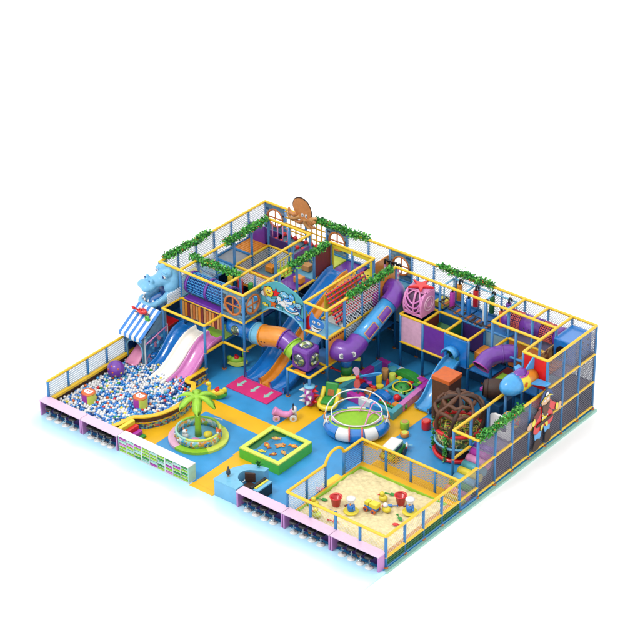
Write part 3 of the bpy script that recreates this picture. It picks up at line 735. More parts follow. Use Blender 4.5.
for (u, v, lab) in ((.98, 1.0, 'round foam stool with pink and lime sides nearer the left fence in the ball pit'), (2.62, 1.92, 'round foam stool with pink and lime sides nearer the curved rim in the ball pit')):
    o = thing('foam_stool', lab, 'foam stool', V(u, v), 'foam stools in the ball pit'); c = V(u, v)
    k = MB(); n = 24; c0 = c+Vector((0, 0, .2))
    for i in range(n):
        t0, t1 = 2*PI*i/n, 2*PI*(i+1)/n; r = .31; m_ = 'magenta' if 3.3 < t0 < 5.1 else 'pale_lime' if t0 >= 5.1 or t0 < .5 else 'pink'
        k.add([c0+Vector((r*math.cos(t0), r*math.sin(t0), 0)), c0+Vector((r*math.cos(t1), r*math.sin(t1), 0)), c0+Vector((r*math.cos(t1), r*math.sin(t1), .65)), c0+Vector((r*math.cos(t0), r*math.sin(t0), .65))], [(0, 1, 2, 3)], m_, True)
    k.build('drum', o)
    k = MB(); k.lathe([(0, .67), (.25, .67), (.30, .655), (.312, .63), (.312, .6)], c0, 'deep_orange'); to = k.build('cap', o)
    k = MB(); k.prism(smooth2([(-.2, 0), (-.14, .16), (0, .11), (.14, .16), (.2, 0), (.11, -.14), (-.11, -.14)]), c0+Vector((0, 0, .672)), (1, 0, 0), (0, 1, 0), 0, .004, 'white')
    for q in (-.06, .06): k.prism(ell(q, .02, .03, .04, 8), c0+Vector((0, 0, .677)), (1, 0, 0), (0, 1, 0), 0, .004, 'red')
    k.prism(ell(0, -.06, .05, .015, 8), c0+Vector((0, 0, .677)), (1, 0, 0), (0, 1, 0), 0, .004, 'red'); k.build('face_print', to)
k = MB(); c = V(.55, 2.88, .5); k.ball(c, .39, 'purple', 28)
for t, f_ in ((-1.2, .1), (-.5, .5), (-1.9, .3), (-.9, -.35), (-.2, -.1), (-1.5, .8)):
    d = Vector((math.cos(t)*math.cos(f_), math.sin(t)*math.cos(f_), math.sin(f_))); k.ball(c+d*.365, .05, 'deep_orange' if f_ > 0 else 'yellow', 8)
o = k.build('giant_ball'); tag(o, 'giant purple ball half sunk in the ball pit with small orange knobs', 'ball')
# red, yellow and pink steps into the pit
o = thing('foam_steps', 'red, yellow and pink foam steps outside the ball pit corner behind the shoe cubbies', 'foam steps', V(3.45, .5))
for i, (m_, z) in enumerate((('yellow', .62), ('red', .46), ('magenta', .28), ('green', .12))):
    k = MB(); k.box(((3.16+i*.17)*B, .15*B, .005), ((3.32+i*.17)*B, .88*B, z), m_); k.build('step', o, bevel=.02)

# ---------------------------------------------------------------- triple slide
for (x0, x1, m_, e, lab) in ((1.02, 1.62, 'slide_blue', 4.3, 'blue lane of the wide wavy slide dropping into the ball pit'), (1.63, 2.26, 'slide_white', 3.8, 'white middle lane of the wide wavy slide dropping into the ball pit'), (2.27, 2.92, 'slide_pink', 4.05, 'pink lane of the wide wavy slide dropping into the ball pit')):
    L = 5.75-e; ys = [(6.0, 1.03), (5.75, 1.03), (5.75-L*.18, .98), (5.75-L*.38, .80), (5.75-L*.56, .58), (5.75-L*.75, .38), (5.75-L*.88, .285), (e, .24), (e-.4, .17)]
    k = MB(); slide(k, [(v*B, l*H+.03) for v, l in ys], x0*B+.005, x1*B-.005, m_, .19); o = k.build('slide'); tag(o, lab, 'slide', 'lanes of the slide into the ball pit')

# ---------------------------------------------------------------- stall under the hippo
o = thing('play_stall', 'small blue stall with striped blue and white awning and pink tongue in its doorway', 'stall', V(.5, 4.6))
for p in ((.04, 4.02), (.97, 4.02), (.97, 5.2)): k = MB(); k.box(V(p[0], p[1])-Vector((.035, .035, 0)), V(p[0], p[1], 1.35)+Vector((.035, .035, 0)), 'cloud'); k.build('post', o)
k = MB(); W = .9*B; hh = .98*H; base = V(.05, 4.0, .35)
arch = [(.12, 0), (.09, .5)]+[(.54+.45*math.cos(t), .62+.40*math.sin(t)) for t in (PI*.95, PI*.8, PI*.65, PI*.5, PI*.35, PI*.2, PI*.05)]+[(.99, .5), (.96, 0)]
out = [(0, 0), (0, .6), (0, hh), (.25, hh), (.4, hh), (.54, hh), (.7, hh), (.85, hh), (W, hh), (W, .6), (W, 0)]
for i in range(10): k.prism([out[i], out[i+1], arch[i+1], arch[i]], base, (1, 0, 0), (0, 0, 1), -.03, .03, 'wood_panel')
k.build('front_wall', o)
k = MB(); k.tube([base+Vector((a, -.05, c)) for a, c in arch], .03, 'light_blue', 8)
k.build('arch_trim', o)
k = MB(); k.box(V(.04, 5.15, .1), V(.96, 5.2, 1.9), 'dark_blue'); k.box(V(-.01, 4.05, .1), V(.03, 5.2, 1.35), 'dark_blue'); k.build('back_board', o)
for x in (.99, .0):
    k = MB(); k.prism([(-.1, .0), (1.15*B, 0), (1.15*B, .78*H), (.9*B, .62*H)], V(x, 4.02, 1.27), (0, 1, 0), (0, 0, 1), -.015, .015, 'wood_panel'); k.build('gable', o)
k = MB(); k.prism([(.0, 0), (1.15*B, 0), (1.15*B, 1.0*H), (0, 1.0*H)], V(1.0, 4.02, .3), (0, 1, 0), (0, 0, 1), -.02, .02, 'print_blue'); sw = k.build('side_wall', o)
k = MB(); k.cyl(V(1.0, 4.0, 1.1)+Vector((.05, 0, 0)), V(1.0, 5.15, 1.33)+Vector((.05, 0, 0)), .03, 'pink', 8); k.build('pink_rail', sw)
deco(sw, V(1.0, 4.05, .3)+Vector((.0, 0, 0)), (0, 1, 0), (0, 0, 1), [('fish', .4, .35, .22, 'slide_blue'), ('fish', 1.0, .55, .2, 'teal'), ('star', .7, .85, .14, 'light_blue'), ('fish', .3, .9, .15, 'sky_blue')], d=.03)
TP = cat_spline([V(.5, 4.75, .78), V(.5, 4.4, .70), V(.5, 4.05, .50), V(.5, 3.8, .36), V(.5, 3.6, .34)], 6); TW = [.30, .32, .34, .37, .24]; n = len(TP); vs = []; fs = []
for i, p in enumerate(TP):
    q = i/(n-1)*4; j = min(3, int(q)); w_ = TW[j]+(TW[j+1]-TW[j])*(q-j); w_ = w_ if i < n-1 else .12
    for a, c in ((-1, 0), (-.85, .06), (-.3, .075), (0, .045), (.3, .075), (.85, .06), (1, 0), (0, -.04)): vs.append(p+Vector((a*w_, 0, c)))
for i in range(n-1):
    for j in range(8): fs.append((i*8+j, i*8+(j+1) % 8, (i+1)*8+(j+1) % 8, (i+1)*8+j))
fs += [tuple(range(8)), tuple((n-1)*8+j for j in range(8))[::-1]]
k = MB(); k.add(vs, fs, 'tongue', True); k.build('tongue', o)
k = MB()
for i in range(4):
    x = .28+i*.17; k.cyl(V(x, 3.98, 1.14), V(x, 3.98, 1.0), .035, 'white', 8, r2=.012)
k.build('teeth', o)
k = MB(); n = 9
for i in range(n):
    x0 = -.04+i*(1.1/n); x1 = -.04+(i+1)*(1.1/n); m_ = 'white' if i % 2 else 'slide_blue'
    P = [(3.72, 1.25), (3.74, 1.37), (4.85, 1.98), (4.87, 1.92)]
    for (a, c) in ((0, 1), (1, 2)):
        q = [V(x0, *P[a]), V(x1, *P[a]), V(x1, *P[c]), V(x0, *P[c])]
        dn = Vector((0, .0, -.05)) if a == 1 else Vector((0, .05, 0))
        k.add(q+[t+dn for t in q], [(0, 1, 2, 3), (4, 7, 6, 5), (0, 4, 5, 1), (1, 5, 6, 2), (2, 6, 7, 3), (3, 7, 4, 0)], m_)
k.build('awning', o)
k = MB(); c_ = V(.45, 4.5, 1.93); k.ball(c_, (.24, .17, .13), 'red', 16)
for s_ in (-1, 1):
    k.cyl(c_+Vector((s_*.18, -.06, .03)), c_+Vector((s_*.32, -.16, .12)), .04, 'red', 8); k.ball(c_+Vector((s_*.34, -.19, .16)), (.10, .07, .08), 'red', 10); k.cyl(c_+Vector((s_*.07, -.1, .1)), c_+Vector((s_*.07, -.12, .22)), .02, 'red', 6); k.ball(c_+Vector((s_*.07, -.12, .24)), .035, 'white', 8)
    for q in range(3): k.cyl(c_+Vector((s_*.16, .05-q*.06, -.02)), c_+Vector((s_*.34, .08-q*.09, -.12)), .02, 'dark_red', 6)
k.build('crab_ornament', o)
k = MB(); c_ = V(.78, 4.38, 1.80); [k.ball(c_+Vector((.09*math.cos(q*1.3), .02, .09*math.sin(q*1.3))), (.08, .04, .08), 'leaf_light' if q % 2 else 'green', 8) for q in range(5)]; k.build('seaweed_ornament', o)

# ---------------------------------------------------------------- hippo head
def blob(name, parent, items, m_, vox=.035, smooth=6, cut=None):
    """one continuous surface grown over ellipsoids"""
    k = MB()
    for c, r, *R_ in items:
        M = None
        if R_: M = Matrix.Rotation(R_[0][0], 3, 'X') @ Matrix.Rotation(R_[0][1], 3, 'Y') @ Matrix.Rotation(R_[0][2], 3, 'Z') if isinstance(R_[0], tuple) else R_[0]
        k.ball(c, r, m_, 20, M)
    o = k.build(name, parent)
    r = o.modifiers.new('grow', 'REMESH'); r.mode = 'VOXEL'; r.voxel_size = vox; r.use_smooth_shade = True
    s = o.modifiers.new('soften', 'SMOOTH'); s.iterations = smooth; s.factor = .5
    return o
hp = thing('hippo_head', 'big pale blue smiling hippo head with open mouth over the striped stall', 'hippo head', V(.5, 6, 2.42), world=False, rot=-.43)
def jaw(y): return -.03-.72*min(1, max(0, (-y-.1)/1.0))
up_ = [((0, .02, .16), (.54, .42, .60)), ((0, -.25, .30), (.46, .42, .40)), ((0, -.62, .22), (.36, .38, .27)), ((0, -1.08, .13), (.47, .38, .235)), ((.2, -1.22, .12), (.26, .24, .2)), ((-.2, -1.22, .12), (.26, .24, .2)),
    ((.23, -.98, .36), (.115, .12, .17)), ((-.23, -.98, .36), (.115, .12, .17)), ((.27, -.22, .62), (.21, .20, .22)), ((-.27, -.22, .62), (.21, .20, .22)), ((.27, -.36, .73), (.2, .11, .07)), ((-.27, -.36, .73), (.2, .11, .07)),
    ((.38, -.12, -.05), (.19, .34, .34)), ((-.38, -.12, -.05), (.19, .34, .34)), ((0, .05, -.28), (.5, .36, .42))]
blob('head', hp, up_, 'hippo_blue')
lo = [((0, .02, -.5), (.48, .36, .28)), ((0, -.35, -.72), (.46, .38, .16)), ((0, -.74, -.86), (.49, .42, .16)), ((0, -1.06, -.90), (.50, .34, .17))]
for s_ in (-1, 1):
    for y, z, r in ((-.12, -.22, .20), (-.32, -.38, .18), (-.52, -.52, .17), (-.74, -.62, .17), (-.96, -.70, .17), (-1.12, -.72, .17)): lo.append(((s_*.43, y, z), (r*.85, .22, r)))
for a in (-1.1, -.7, -.35, 0, .35, .7, 1.1): lo.append(((.46*math.sin(a), -1.08-.27*math.cos(a), -.73), (.16, .15, .19)))
lj = blob('lower_jaw', hp, lo, 'hippo_blue')
k = MB(); k.ball((0, -.62, -.62), (.30, .46, .09), 'slide_blue', 16, Matrix.Rotation(.33, 3, 'X')); k.ball((0, -.28, -.28), (.36, .22, .34), 'dark_blue', 16); k.build('mouth_lining', lj)
for x, y in ((-.34, -1.05), (-.16, -1.17), (.04, -1.2), (.24, -1.12), (.37, -.95), (.4, -.7)):
    k = MB(); k.cyl((x*1.05, y-.06, -.58), (x*1.03, y-.05, -.47), .05, 'white', 10, r2=.025); k.build('tooth', lj)
for x in (-.28, .28):
    k = MB(); k.ball((x*1.22, -.36, .55), (.17, .11, .16), 'light_blue', 14); k.ball((x*1.3, -.43, .56), (.12, .07, .11), 'white', 14); e = k.build('eye', hp)
    k = MB(); k.ball((x*1.36, -.49, .55), (.065, .035, .07), 'dark_blue', 10); k.build('pupil', e)
    k = MB(); k.tube([(x*1.2-.15, -.34, .58), (x*1.2-.08, -.46, .68), (x*1.2+.06, -.46, .68), (x*1.2+.16, -.34, .58)], .05, 'hippo_blue', 10); k.tube([(x*1.2-.14, -.36, .5), (x*1.2, -.46, .43), (x*1.2+.15, -.34, .5)], .035, 'hippo_blue', 8); k.build('eyelid', e)
for x in (-.23, .23):
    k = MB(); k.ball((x, -1.09, .42), (.055, .03, .06), 'dark_blue', 10); k.build('nostril', hp)

# ---------------------------------------------------------------- round net tunnel (u 1.1..3.2, v 6.4)
o = thing('net_tunnel', 'round blue netted crawl tunnel with purple hoops on the left tower top deck', 'crawl tunnel', V(2.1, 6.5, 2))
c0 = V(1.15, 6.5, 2.42); c1 = V(3.0, 6.5, 2.42); R = .47; n = 24; k = MB()
for i in range(n):
    a = 2*PI*i/n; d = Vector((0, math.cos(a), math.sin(a)))*R; k.cyl(c0+d, c1+d, .016, 'sky_blue', 5, cap=False)
for j in range(22):
    x = c0.x+(c1.x-c0.x)*j/25; k.tube([(x, c0.y+R*math.cos(2*PI*i/20), c0.z+R*math.sin(2*PI*i/20)) for i in range(20)], .014, 'slide_blue', 4, closed=True)
k.pipe([c0, c1], R-.03, 'dark_blue', 24, .02); k.build('net_skin', o)
for f_ in (0, .5, 1):
    k = MB(); x = c0.x+(c1.x-c0.x)*f_; k.pipe([(x-.06, c0.y, c0.z), (x+.06, c0.y, c0.z)], R+.05, 'purple', 28, .06); k.build('hoop', o)
k = MB(); k.box(V(1.2, 5.95, 2.02), V(2.9, 6.25, 2.1), 'purple'); k.build('sill', o, bevel=.02)

# ---------------------------------------------------------------- curved tube from the tower to the cube
def elbow(name, lab, cat_, base, pts, r, cols, parent=None, kk=6, rings=None, group=None):
    o = thing(name, lab, cat_, base, group); P = cat_spline(pts, kk); seg = [(i*kk, (i+1)*kk) for i in range(len(pts)-1)]
    i = 0
    while i < len(seg):
        j = i
        while j+1 < len(seg) and cols[j+1] == cols[i]: j += 1
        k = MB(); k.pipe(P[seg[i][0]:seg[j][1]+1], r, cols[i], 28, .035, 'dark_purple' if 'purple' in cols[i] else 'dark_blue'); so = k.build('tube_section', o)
        k = MB()
        p = P[seg[i][0]]; d = (P[seg[i][0]+1]-p).normalized(); k.cyl(p-d*.025, p+d*.025, r+.035, cols[i], 28, cap=True); k.build('flange', so) if i else None
        i = j+1
    return o
o = elbow('tube_slide', 'blue, orange, purple and lime crawl tube bending into the purple cube', 'crawl tube', V(4.5, 6.5, 1),
      [V(3.0, 6.5, 1.5), V(3.6, 6.5, 1.5), V(4.15, 6.5, 1.5), V(4.5, 6.5, 1.52), V(5.0, 6.55, 1.62), V(5.35, 6.6, 1.62), V(5.75, 6.6, 1.48), V(6.05, 6.55, 1.35)], .46,
      ['slide_blue', 'slide_blue', 'light_blue', 'orange', 'orange', 'purple', 'lime'])
o2 = MB(); c = V(3.45, 6.5, 1.5)+Vector((0, -.40, .0)); o2.ball(c, (.25, .14, .25), 'bubble_view', 18); o2.build('bubble_window', o)
k = MB()
for uu, vv, s_ in ((4.55, 6.12, 0), (4.68, 6.12, 0), (4.81, 6.14, .02), (5.35, 6.2, .02), (5.48, 6.2, .0), (5.6, 6.2, -.02)): k.ball(V(uu, vv, 1.5+s_)+Vector((0, .02, 0)), .045, 'black', 8)
k.build('air_holes', o)
# purple cube with bubble windows
o = thing('cube_pod', 'purple cube pod with round bubble windows on a raised corner deck', 'cube pod', V(6.45, 6.5, 1))
k = MB(); k.box(V(6.08, 6.12, 1.03), V(6.82, 6.86, 1.80), 'purple'); k.build('shell', o, bevel=.13)
for c, r in ((V(6.45, 6.12, 1.42), (.29, .16, .29)), (V(6.82, 6.5, 1.42), (.16, .29, .29)), (V(6.45, 6.5, 1.80), (.3, .3, .17))):
    k = MB(); k.ball(c, r, 'bubble_view', 20); w_ = k.build('bubble_window', o)
    ax = Vector((0, -1, 0)) if r[1] == .16 else Vector((1, 0, 0)) if r[0] == .16 else Vector((0, 0, 1))
    a = ax.orthogonal().normalized(); b_ = ax.cross(a); k = MB(); k.tube([c+ax*.01+(a*math.cos(2*PI*i/24)+b_*math.sin(2*PI*i/24))*.30 for i in range(24)], .035, 'dark_purple', 8, closed=True); k.build('gasket', w_)
k = MB(); k.box(V(6.3, 6.02, 1.0), V(6.75, 6.1, 1.07), 'orange'); k.build('toe_board', o)

# ---------------------------------------------------------------- three lane slide under the arch
ys = [(11, 2.02), (10.6, 2.0), (10.0, 1.78), (9.0, 1.36), (8.0, .85), (7.2, .45), (6.7, .2), (6.3, .09), (5.95, .07)]
for x0, x1, m_, lab in ((4.05, 4.72, 'slide_blue', 'wide blue left lane of the long slide under the sea mural arch'), (4.73, 5.2, 'orange', 'orange middle lane of the long slide under the sea mural arch'), (5.21, 5.85, 'slide_blue', 'blue right lane of the long slide nearest the purple cube')):
    k = MB(); slide(k, [(v*B, l*H+.02) for v, l in ys], x0*B, x1*B, m_, .24); o = k.build('slide'); tag(o, lab, 'slide', 'lanes of the long slide under the arch')
o = thing('landing_mat', 'hot pink landing mat with three pale green arrows at the foot of the long slide', 'mat', V(4.8, 5.55))
k = MB(); k.box(V(3.85, 5.08)+Vector((0, 0, .002)), V(5.78, 6.02)+Vector((0, 0, .06)), 'hot_pink'); k.build('mat', o, bevel=.01)
for i in range(3):
    x = 4.2+i*.62; k = MB(); k.prism([(-.07, .3), (.07, .3), (.07, -.08), (.16, -.08), (0, -.3), (-.16, -.08), (-.07, -.08)], V(x, 5.56)+Vector((0, 0, .061)), (1, 0, 0), (0, 1, 0), 0, .004, 'mint'); k.build('arrow', o)

# ---------------------------------------------------------------- purple and blue tube slide along u = 7.4
o = thing('tube_slide', 'long straight blue tube with purple windows and fat purple elbows at both ends', 'tube slide', V(7.5, 9))
top_ = [V(7.05, 10.55, 2.45), V(7.35, 10.5, 2.45), V(7.55, 10.2, 2.4), V(7.55, 9.85, 2.26)]
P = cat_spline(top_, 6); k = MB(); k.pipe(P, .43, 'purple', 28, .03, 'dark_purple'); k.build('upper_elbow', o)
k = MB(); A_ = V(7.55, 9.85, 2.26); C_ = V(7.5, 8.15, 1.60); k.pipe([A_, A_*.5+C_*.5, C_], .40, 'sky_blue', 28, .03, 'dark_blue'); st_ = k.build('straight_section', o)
d = (C_-A_).normalized(); up = Vector((1, 0, 0)); up = (up-d*up.dot(d)).normalized(); sd = d.cross(up)
if sd.z < 0: sd = -sd
for t0, t1 in ((.12, .44), (.56, .88)):
    k = MB(); k2 = MB(); n = 8
    for i in range(n):
        a0 = .1+.85*i/n; a1 = .1+.85*(i+1)/n
        q = [A_.lerp(C_, t)+(up*math.cos(a)+sd*math.sin(a))*.405 for t, a in ((t0, a0), (t1, a0), (t1, a1), (t0, a1))]; q2 = [A_.lerp(C_, t)+(up*math.cos(a)+sd*math.sin(a))*.42 for t, a in ((t0, a0), (t1, a0), (t1, a1), (t0, a1))]
        k.add(q+q2, [(0, 1, 2, 3), (4, 5, 6, 7), (0, 4, 5, 1), (1, 5, 6, 2), (2, 6, 7, 3), (3, 7, 4, 0)], 'purple', False)
    w_ = k.build('window', st_)
    ring = [A_.lerp(C_, t0)+(up*math.cos(a)+sd*math.sin(a))*.425 for a in [.1+.85*i/8 for i in range(9)]]+[A_.lerp(C_, t1)+(up*math.cos(a)+sd*math.sin(a))*.425 for a in [.95-.85*i/8 for i in range(9)]]
    k2.tube(ring, .022, 'tan', 6, closed=True); k2.build('window_seam', w_)
P = cat_spline([V(7.5, 8.2, 1.62), V(7.52, 7.9, 1.5), V(7.45, 7.6, 1.44), V(7.2, 7.5, 1.44), V(7.0, 7.5, 1.44)], 6)
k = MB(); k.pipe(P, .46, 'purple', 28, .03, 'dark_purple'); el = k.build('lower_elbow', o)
for c0_ in (V(7.22, 7.5, 1.36), V(7.5, 7.78, 1.40)):
    k = MB(); ax = Vector((.66, -.66, .05)).normalized(); c = c0_+ax*.44+Vector((0, 0, .1)); k.cyl(c, c+ax*.08, .13, 'cloud', 18, capmat='white'); e_ = k.build('eye', el)
    k = MB(); k.cyl(c+ax*.081, c+ax*.09, .085, 'grey', 14); k.build('pupil', e_)
o = thing('totem_column', 'stacked blue, green and yellow foam column under the purple elbow with eyes', 'foam column', V(7.05, 8.05))
for i, m_ in enumerate(('yellow', 'green', 'slide_blue')):
    k = MB(); k.cyl(V(7.05, 8.05, .02+i*.3), V(7.05, 8.05, .31+i*.3), .25, m_, 20); k.build('drum', o)
k = MB(); k.cyl(V(7.05, 8.0, .32), V(6.6, 7.75, .5), .04, 'red', 8); k.ball(V(6.6, 7.75, .5), .08, 'red', 8); k.cyl(V(7.15, 8.15, .85), V(7.4, 8.4, .8), .09, 'pale_lime', 10); k.build('arm', o)
# ---------------------------------------------------------------- pink cage pod with red star
o = thing('cage_pod', 'pink cage shaped pod with a red star on its roof above the pink padded panel', 'cage pod', V(8.45, 10.5, 2))
k = MB(); k.box(V(8.02, 10.12, 2.04), V(8.85, 10.9, 2.12), 'pink'); k.build('base', o, bevel=.02)
x0, x1, y0 = 8.05*B, 8.84*B, 10.16*B
z0, z1 = 2.1*H, 2.1*H+1.06; mx_ = (x0+x1)/2; W_ = x1-x0
pf = cat_spline([(0, 0, 0), (0, -.07, .3), (0, -.03, .62), (0, .12, .9), (0, .42, 1.05), (0, .86, 1.0)], 6)
prof2 = [(p.y, p.z) for p in pf]+[(.88, 0)]
k = MB(); k.prism([(a*.96+.03, c*.95) for a, c in prof2], (x1-.05, y0, z0), (0, 1, 0), (0, 0, 1), -(W_-.1), 0, 'plum'); k.build('inner_lining', o)
def onp(f_, q, d=.02):
    i = min(len(pf)-1, max(0, int(q*(len(pf)-1)))); p = pf[i]; return Vector((x0+W_*f_, y0+p.y-d, z0+p.z+d*.5))
k = MB()
for f0, f1, f2 in ((.02, .02, .02), (.5, .56, .5), (.98, .98, .98)): k.tube([onp(f0+(f2-f0)*q/12+(f1-f0)*math.sin(PI*q/12), q/12*.72) for q in range(13)], .05, 'pink', 9)
for h0, dip in ((.70, .36), (.50, .30), (.28, .2), (.04, 0), (.74, .0)): k.tube([onp(q/14, h0-dip*(1-(2*q/14-1)**2)) for q in range(15)], .042, 'slide_pink' if dip else 'pink', 9)
for s_ in (1, -1): k.tube([onp(.5+s_*(.12+.3*math.sin(PI*q/12)), .04+q/12*.7) for q in range(13)], .036, 'pink', 8)
k.build('front_grille', o)
k = MB(); k.prism(prof2, (x1, y0, z0), (0, 1, 0), (0, 0, 1), -.06, .03, 'pink'); sw = k.build('side_panel', o, bevel=.02)
k = MB(); cc_ = Vector((x1+.04, y0+.43, z0+.48))
for r in (.33, .2): k.tube([cc_+Vector((0, r*math.cos(2*PI*i/22), r*math.sin(2*PI*i/22))) for i in range(22)], .03, 'pale_pink', 6, closed=True)
k.build('round_relief', sw)
k = MB(); rp = pf[20:]
for a, b2 in zip(rp[:-1], rp[1:]):
    q = [Vector((x_, y0+p.y, z0+p.z+e)) for e in (-.02, .04) for x_, p in ((x0, a), (x1, a), (x1, b2), (x0, b2))]; k.add(q, [(3, 2, 1, 0), (4, 5, 6, 7), (0, 1, 5, 4), (1, 2, 6, 5), (2, 3, 7, 6), (3, 0, 4, 7)], 'pink', True)
k.build('roof', o)
k = MB(); cx_, cy_ = mx_+.02, y0+.42
k.prism(star2(cx_, cy_+.08, .6, .2, 5, .3), (0, 0, z1+.04), (1, 0, 0), (0, 1, 0), 0, .12, 'red'); k.build('star', o, bevel=.03)

# ---------------------------------------------------------------- hooded blue slide
o = thing('slide', 'blue slide with a round arched hood running down in front of the purple padded panel', 'slide', V(10.4, 9.5))
k = MB(); slide(k, [(v*B, l*H) for v, l in ((10.05, 1.08), (9.8, 1.05), (9.4, .88), (9.0, .58), (8.7, .3), (8.4, .13), (8.1, .09))], 10.08*B, 10.72*B, 'sky_blue', .2); k.build('trough', o)
k = MB(); N = 14; base = V(10.02, 10, 1.0)+Vector((0, -.08, 0)); W = .98*B; hh = .96*H
inn = [(.12, 0.02)]+[(.46+.34*math.cos(t), .55+.30*math.sin(t)) for t in [PI-i*PI/10 for i in range(11)]]+[(.80, .02)]
outp = [(0, 0.02), (0, .5), (0, .9), (0, hh), (.2, hh), (.35, hh), (.46, hh), (.58, hh), (.8, hh), (1.0, hh), (W, hh), (W, .5), (W, .02)]
for i in range(12): k.prism([outp[i], outp[i+1], inn[i+1], inn[i]], base, (1, 0, 0), (0, 0, 1), -.03, .05, 'slide_blue')
k.build('hood_wall', o)
k = MB(); R = .38; vs = []; n = 12
for i in range(n+1):
    t = PI*i/n
    for y in (-.42, 0): vs.append(base+Vector((.46+R*math.cos(t), y, .55+R*.95*math.sin(t))))
k.add(vs, [(2*i, 2*i+1, 2*i+3, 2*i+2) for i in range(n)], 'sky_blue', True); hd = k.build('hood', o); sm_ = hd.modifiers.new('thick', 'SOLIDIFY'); sm_.thickness = .05

# ---------------------------------------------------------------- punching bags hanging in the back corridor
cols = ['magenta', 'orange', 'slide_blue', 'red', 'cloud', 'dark_green', 'deep_orange', 'purple']
names = ['magenta', 'orange', 'blue', 'red', 'white', 'dark green', 'deep orange', 'purple']
n = 0
for i in range(4):
    for j, vv in enumerate((11.25, 11.85)):
        u = 9.25+i*.72+(.0 if j else .12); o = thing('hanging_bag', names[n]+' tube bag hanging by a black hook in the '+('front' if j == 0 else 'rear')+' row', 'hanging bag', V(u, vv, 2.15), 'bags hanging in the back corridor')
        k = MB(); k.cyl(V(u, vv, 2.15), V(u, vv, 2.72), .12, cols[n], 14); k.build('bag', o, bevel=.02)
        k = MB(); p_ = V(u, vv, 2.72); k.tube(cat_spline([p_, p_+Vector((0, 0, .12)), p_+Vector((.05, -.03, .26)), p_+Vector((.16, -.05, .28)), p_+Vector((.18, -.05, .18))], 4), .045, 'black', 8); k.build('hook', o); n += 1
for i in range(4):
    u, vv = 6.25+i*.2, 11.35; o = thing('striped_pole', 'pink striped pole with a black hook behind the ship deck, '+['first', 'second', 'third', 'fourth'][i]+' from the left', 'striped pole', V(u, vv, 2.05), 'striped poles behind the ship deck')
    k = MB(); [k.cyl(V(u, vv, 2.05)+Vector((0, 0, .12*j)), V(u, vv, 2.05)+Vector((0, 0, .12*j+.12)), .055, 'pink' if j % 2 else 'white', 10, cap=False) for j in range(8)]; k.build('pole', o)
    k = MB(); p_ = V(u, vv, 2.05)+Vector((0, 0, .96)); k.tube(cat_spline([p_, p_+Vector((0, 0, .12)), p_+Vector((.05, -.03, .26)), p_+Vector((.16, -.05, .28)), p_+Vector((.18, -.05, .18))], 4), .05, 'black', 8); k.build('hook', o)
o = thing('rope_bridge', 'swinging rope bridge of orange boards with black ropes on the blue middle deck', 'rope bridge', V(9.5, 11.2, 2))
pts = cat_spline([V(9.0, 11.15, 2.35), V(9.6, 11.1, 2.22), V(10.2, 11.1, 2.12), V(10.7, 11.1, 2.08), V(11.3, 11.1, 2.14)], 5)
k = MB(); 
for s_ in (-.22, .22): k.tube([p+Vector((0, s_, .08)) for p in pts], .03, 'black', 6)
k.build('rope', o)
for i in range(0, len(pts)-1, 2):
    k = MB(); p = pts[i]; k.box(p-Vector((.06, .22, .015)), p+Vector((.06, .22, .015)), 'wood_orange' if i % 4 else 'dark_brown'); k.build('board', o)
k = MB(); k.box(V(8.6, 11.2, 2), V(9.0, 11.7, 2.2), 'yellow'); o = k.build('soft_block', bevel=.03); tag(o, 'small yellow soft block on the blue deck right of the pink cage pod', 'soft block')

# ---------------------------------------------------------------- purple tunnel of the right corridor, blue box
o = thing('crawl_tube', 'purple crawl tube with red grid windows along the back right corridor', 'crawl tube', V(12.8, 11.5, 2))
zc = 2.45
for i, (u0, u1) in enumerate(((11.55, 11.85), (11.85, 12.35), (12.35, 13.15), (13.15, 13.75), (13.75, 14.1))):
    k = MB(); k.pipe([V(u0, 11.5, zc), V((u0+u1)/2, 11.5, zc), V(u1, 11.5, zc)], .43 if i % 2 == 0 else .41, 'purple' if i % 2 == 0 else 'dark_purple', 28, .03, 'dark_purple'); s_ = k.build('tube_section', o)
    if i % 2:
        k = MB()
        for q in range(14):
            a = -2.4+q*.2; dv = Vector((0, math.sin(a), math.cos(a)))*.43; k.cyl(V(u0+.04, 11.5, zc)+dv, V(u1-.04, 11.5, zc)+dv, .014, 'coral', 5, cap=False)
        for q in range(7):
            x = (u0+.04)+(u1-u0-.08)*q/6; k.tube([V(x, 11.5, zc)+Vector((0, math.sin(a), math.cos(a)))*.43 for a in [-2.4+w_*.26 for w_ in range(11)]], .014, 'coral', 5)
        k.build('grid_window', s_)
k = MB()
for u_ in (12.55, 12.75, 12.95): k.ball(V(u_, 11.15, 2.46), .04, 'black', 8)
k.build('air_hole', o)
o = thing('climbing_box', 'blue box with round crawl hole in the top back right corner of the frame', 'climbing box', V(14.5, 11.4, 2))
k = MB(); a, b_ = V(14.06, 10.75, 2.02), V(14.9, 11.9, 2.8); k.box(a, b_, 'slide_blue'); 
sh = k.build('shell', o, bevel=.05)
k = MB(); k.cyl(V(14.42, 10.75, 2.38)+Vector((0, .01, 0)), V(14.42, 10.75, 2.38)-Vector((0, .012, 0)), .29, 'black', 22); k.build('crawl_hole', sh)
k = MB()
for z_ in (2.2, 2.42, 2.64):
    for v_ in (10.95, 11.3, 11.65): k.cyl((14.9*B-.01, v_*B, z_*H), (14.9*B+.012, v_*B, z_*H), .055, 'black', 10)
k.build('grip_hole', sh)

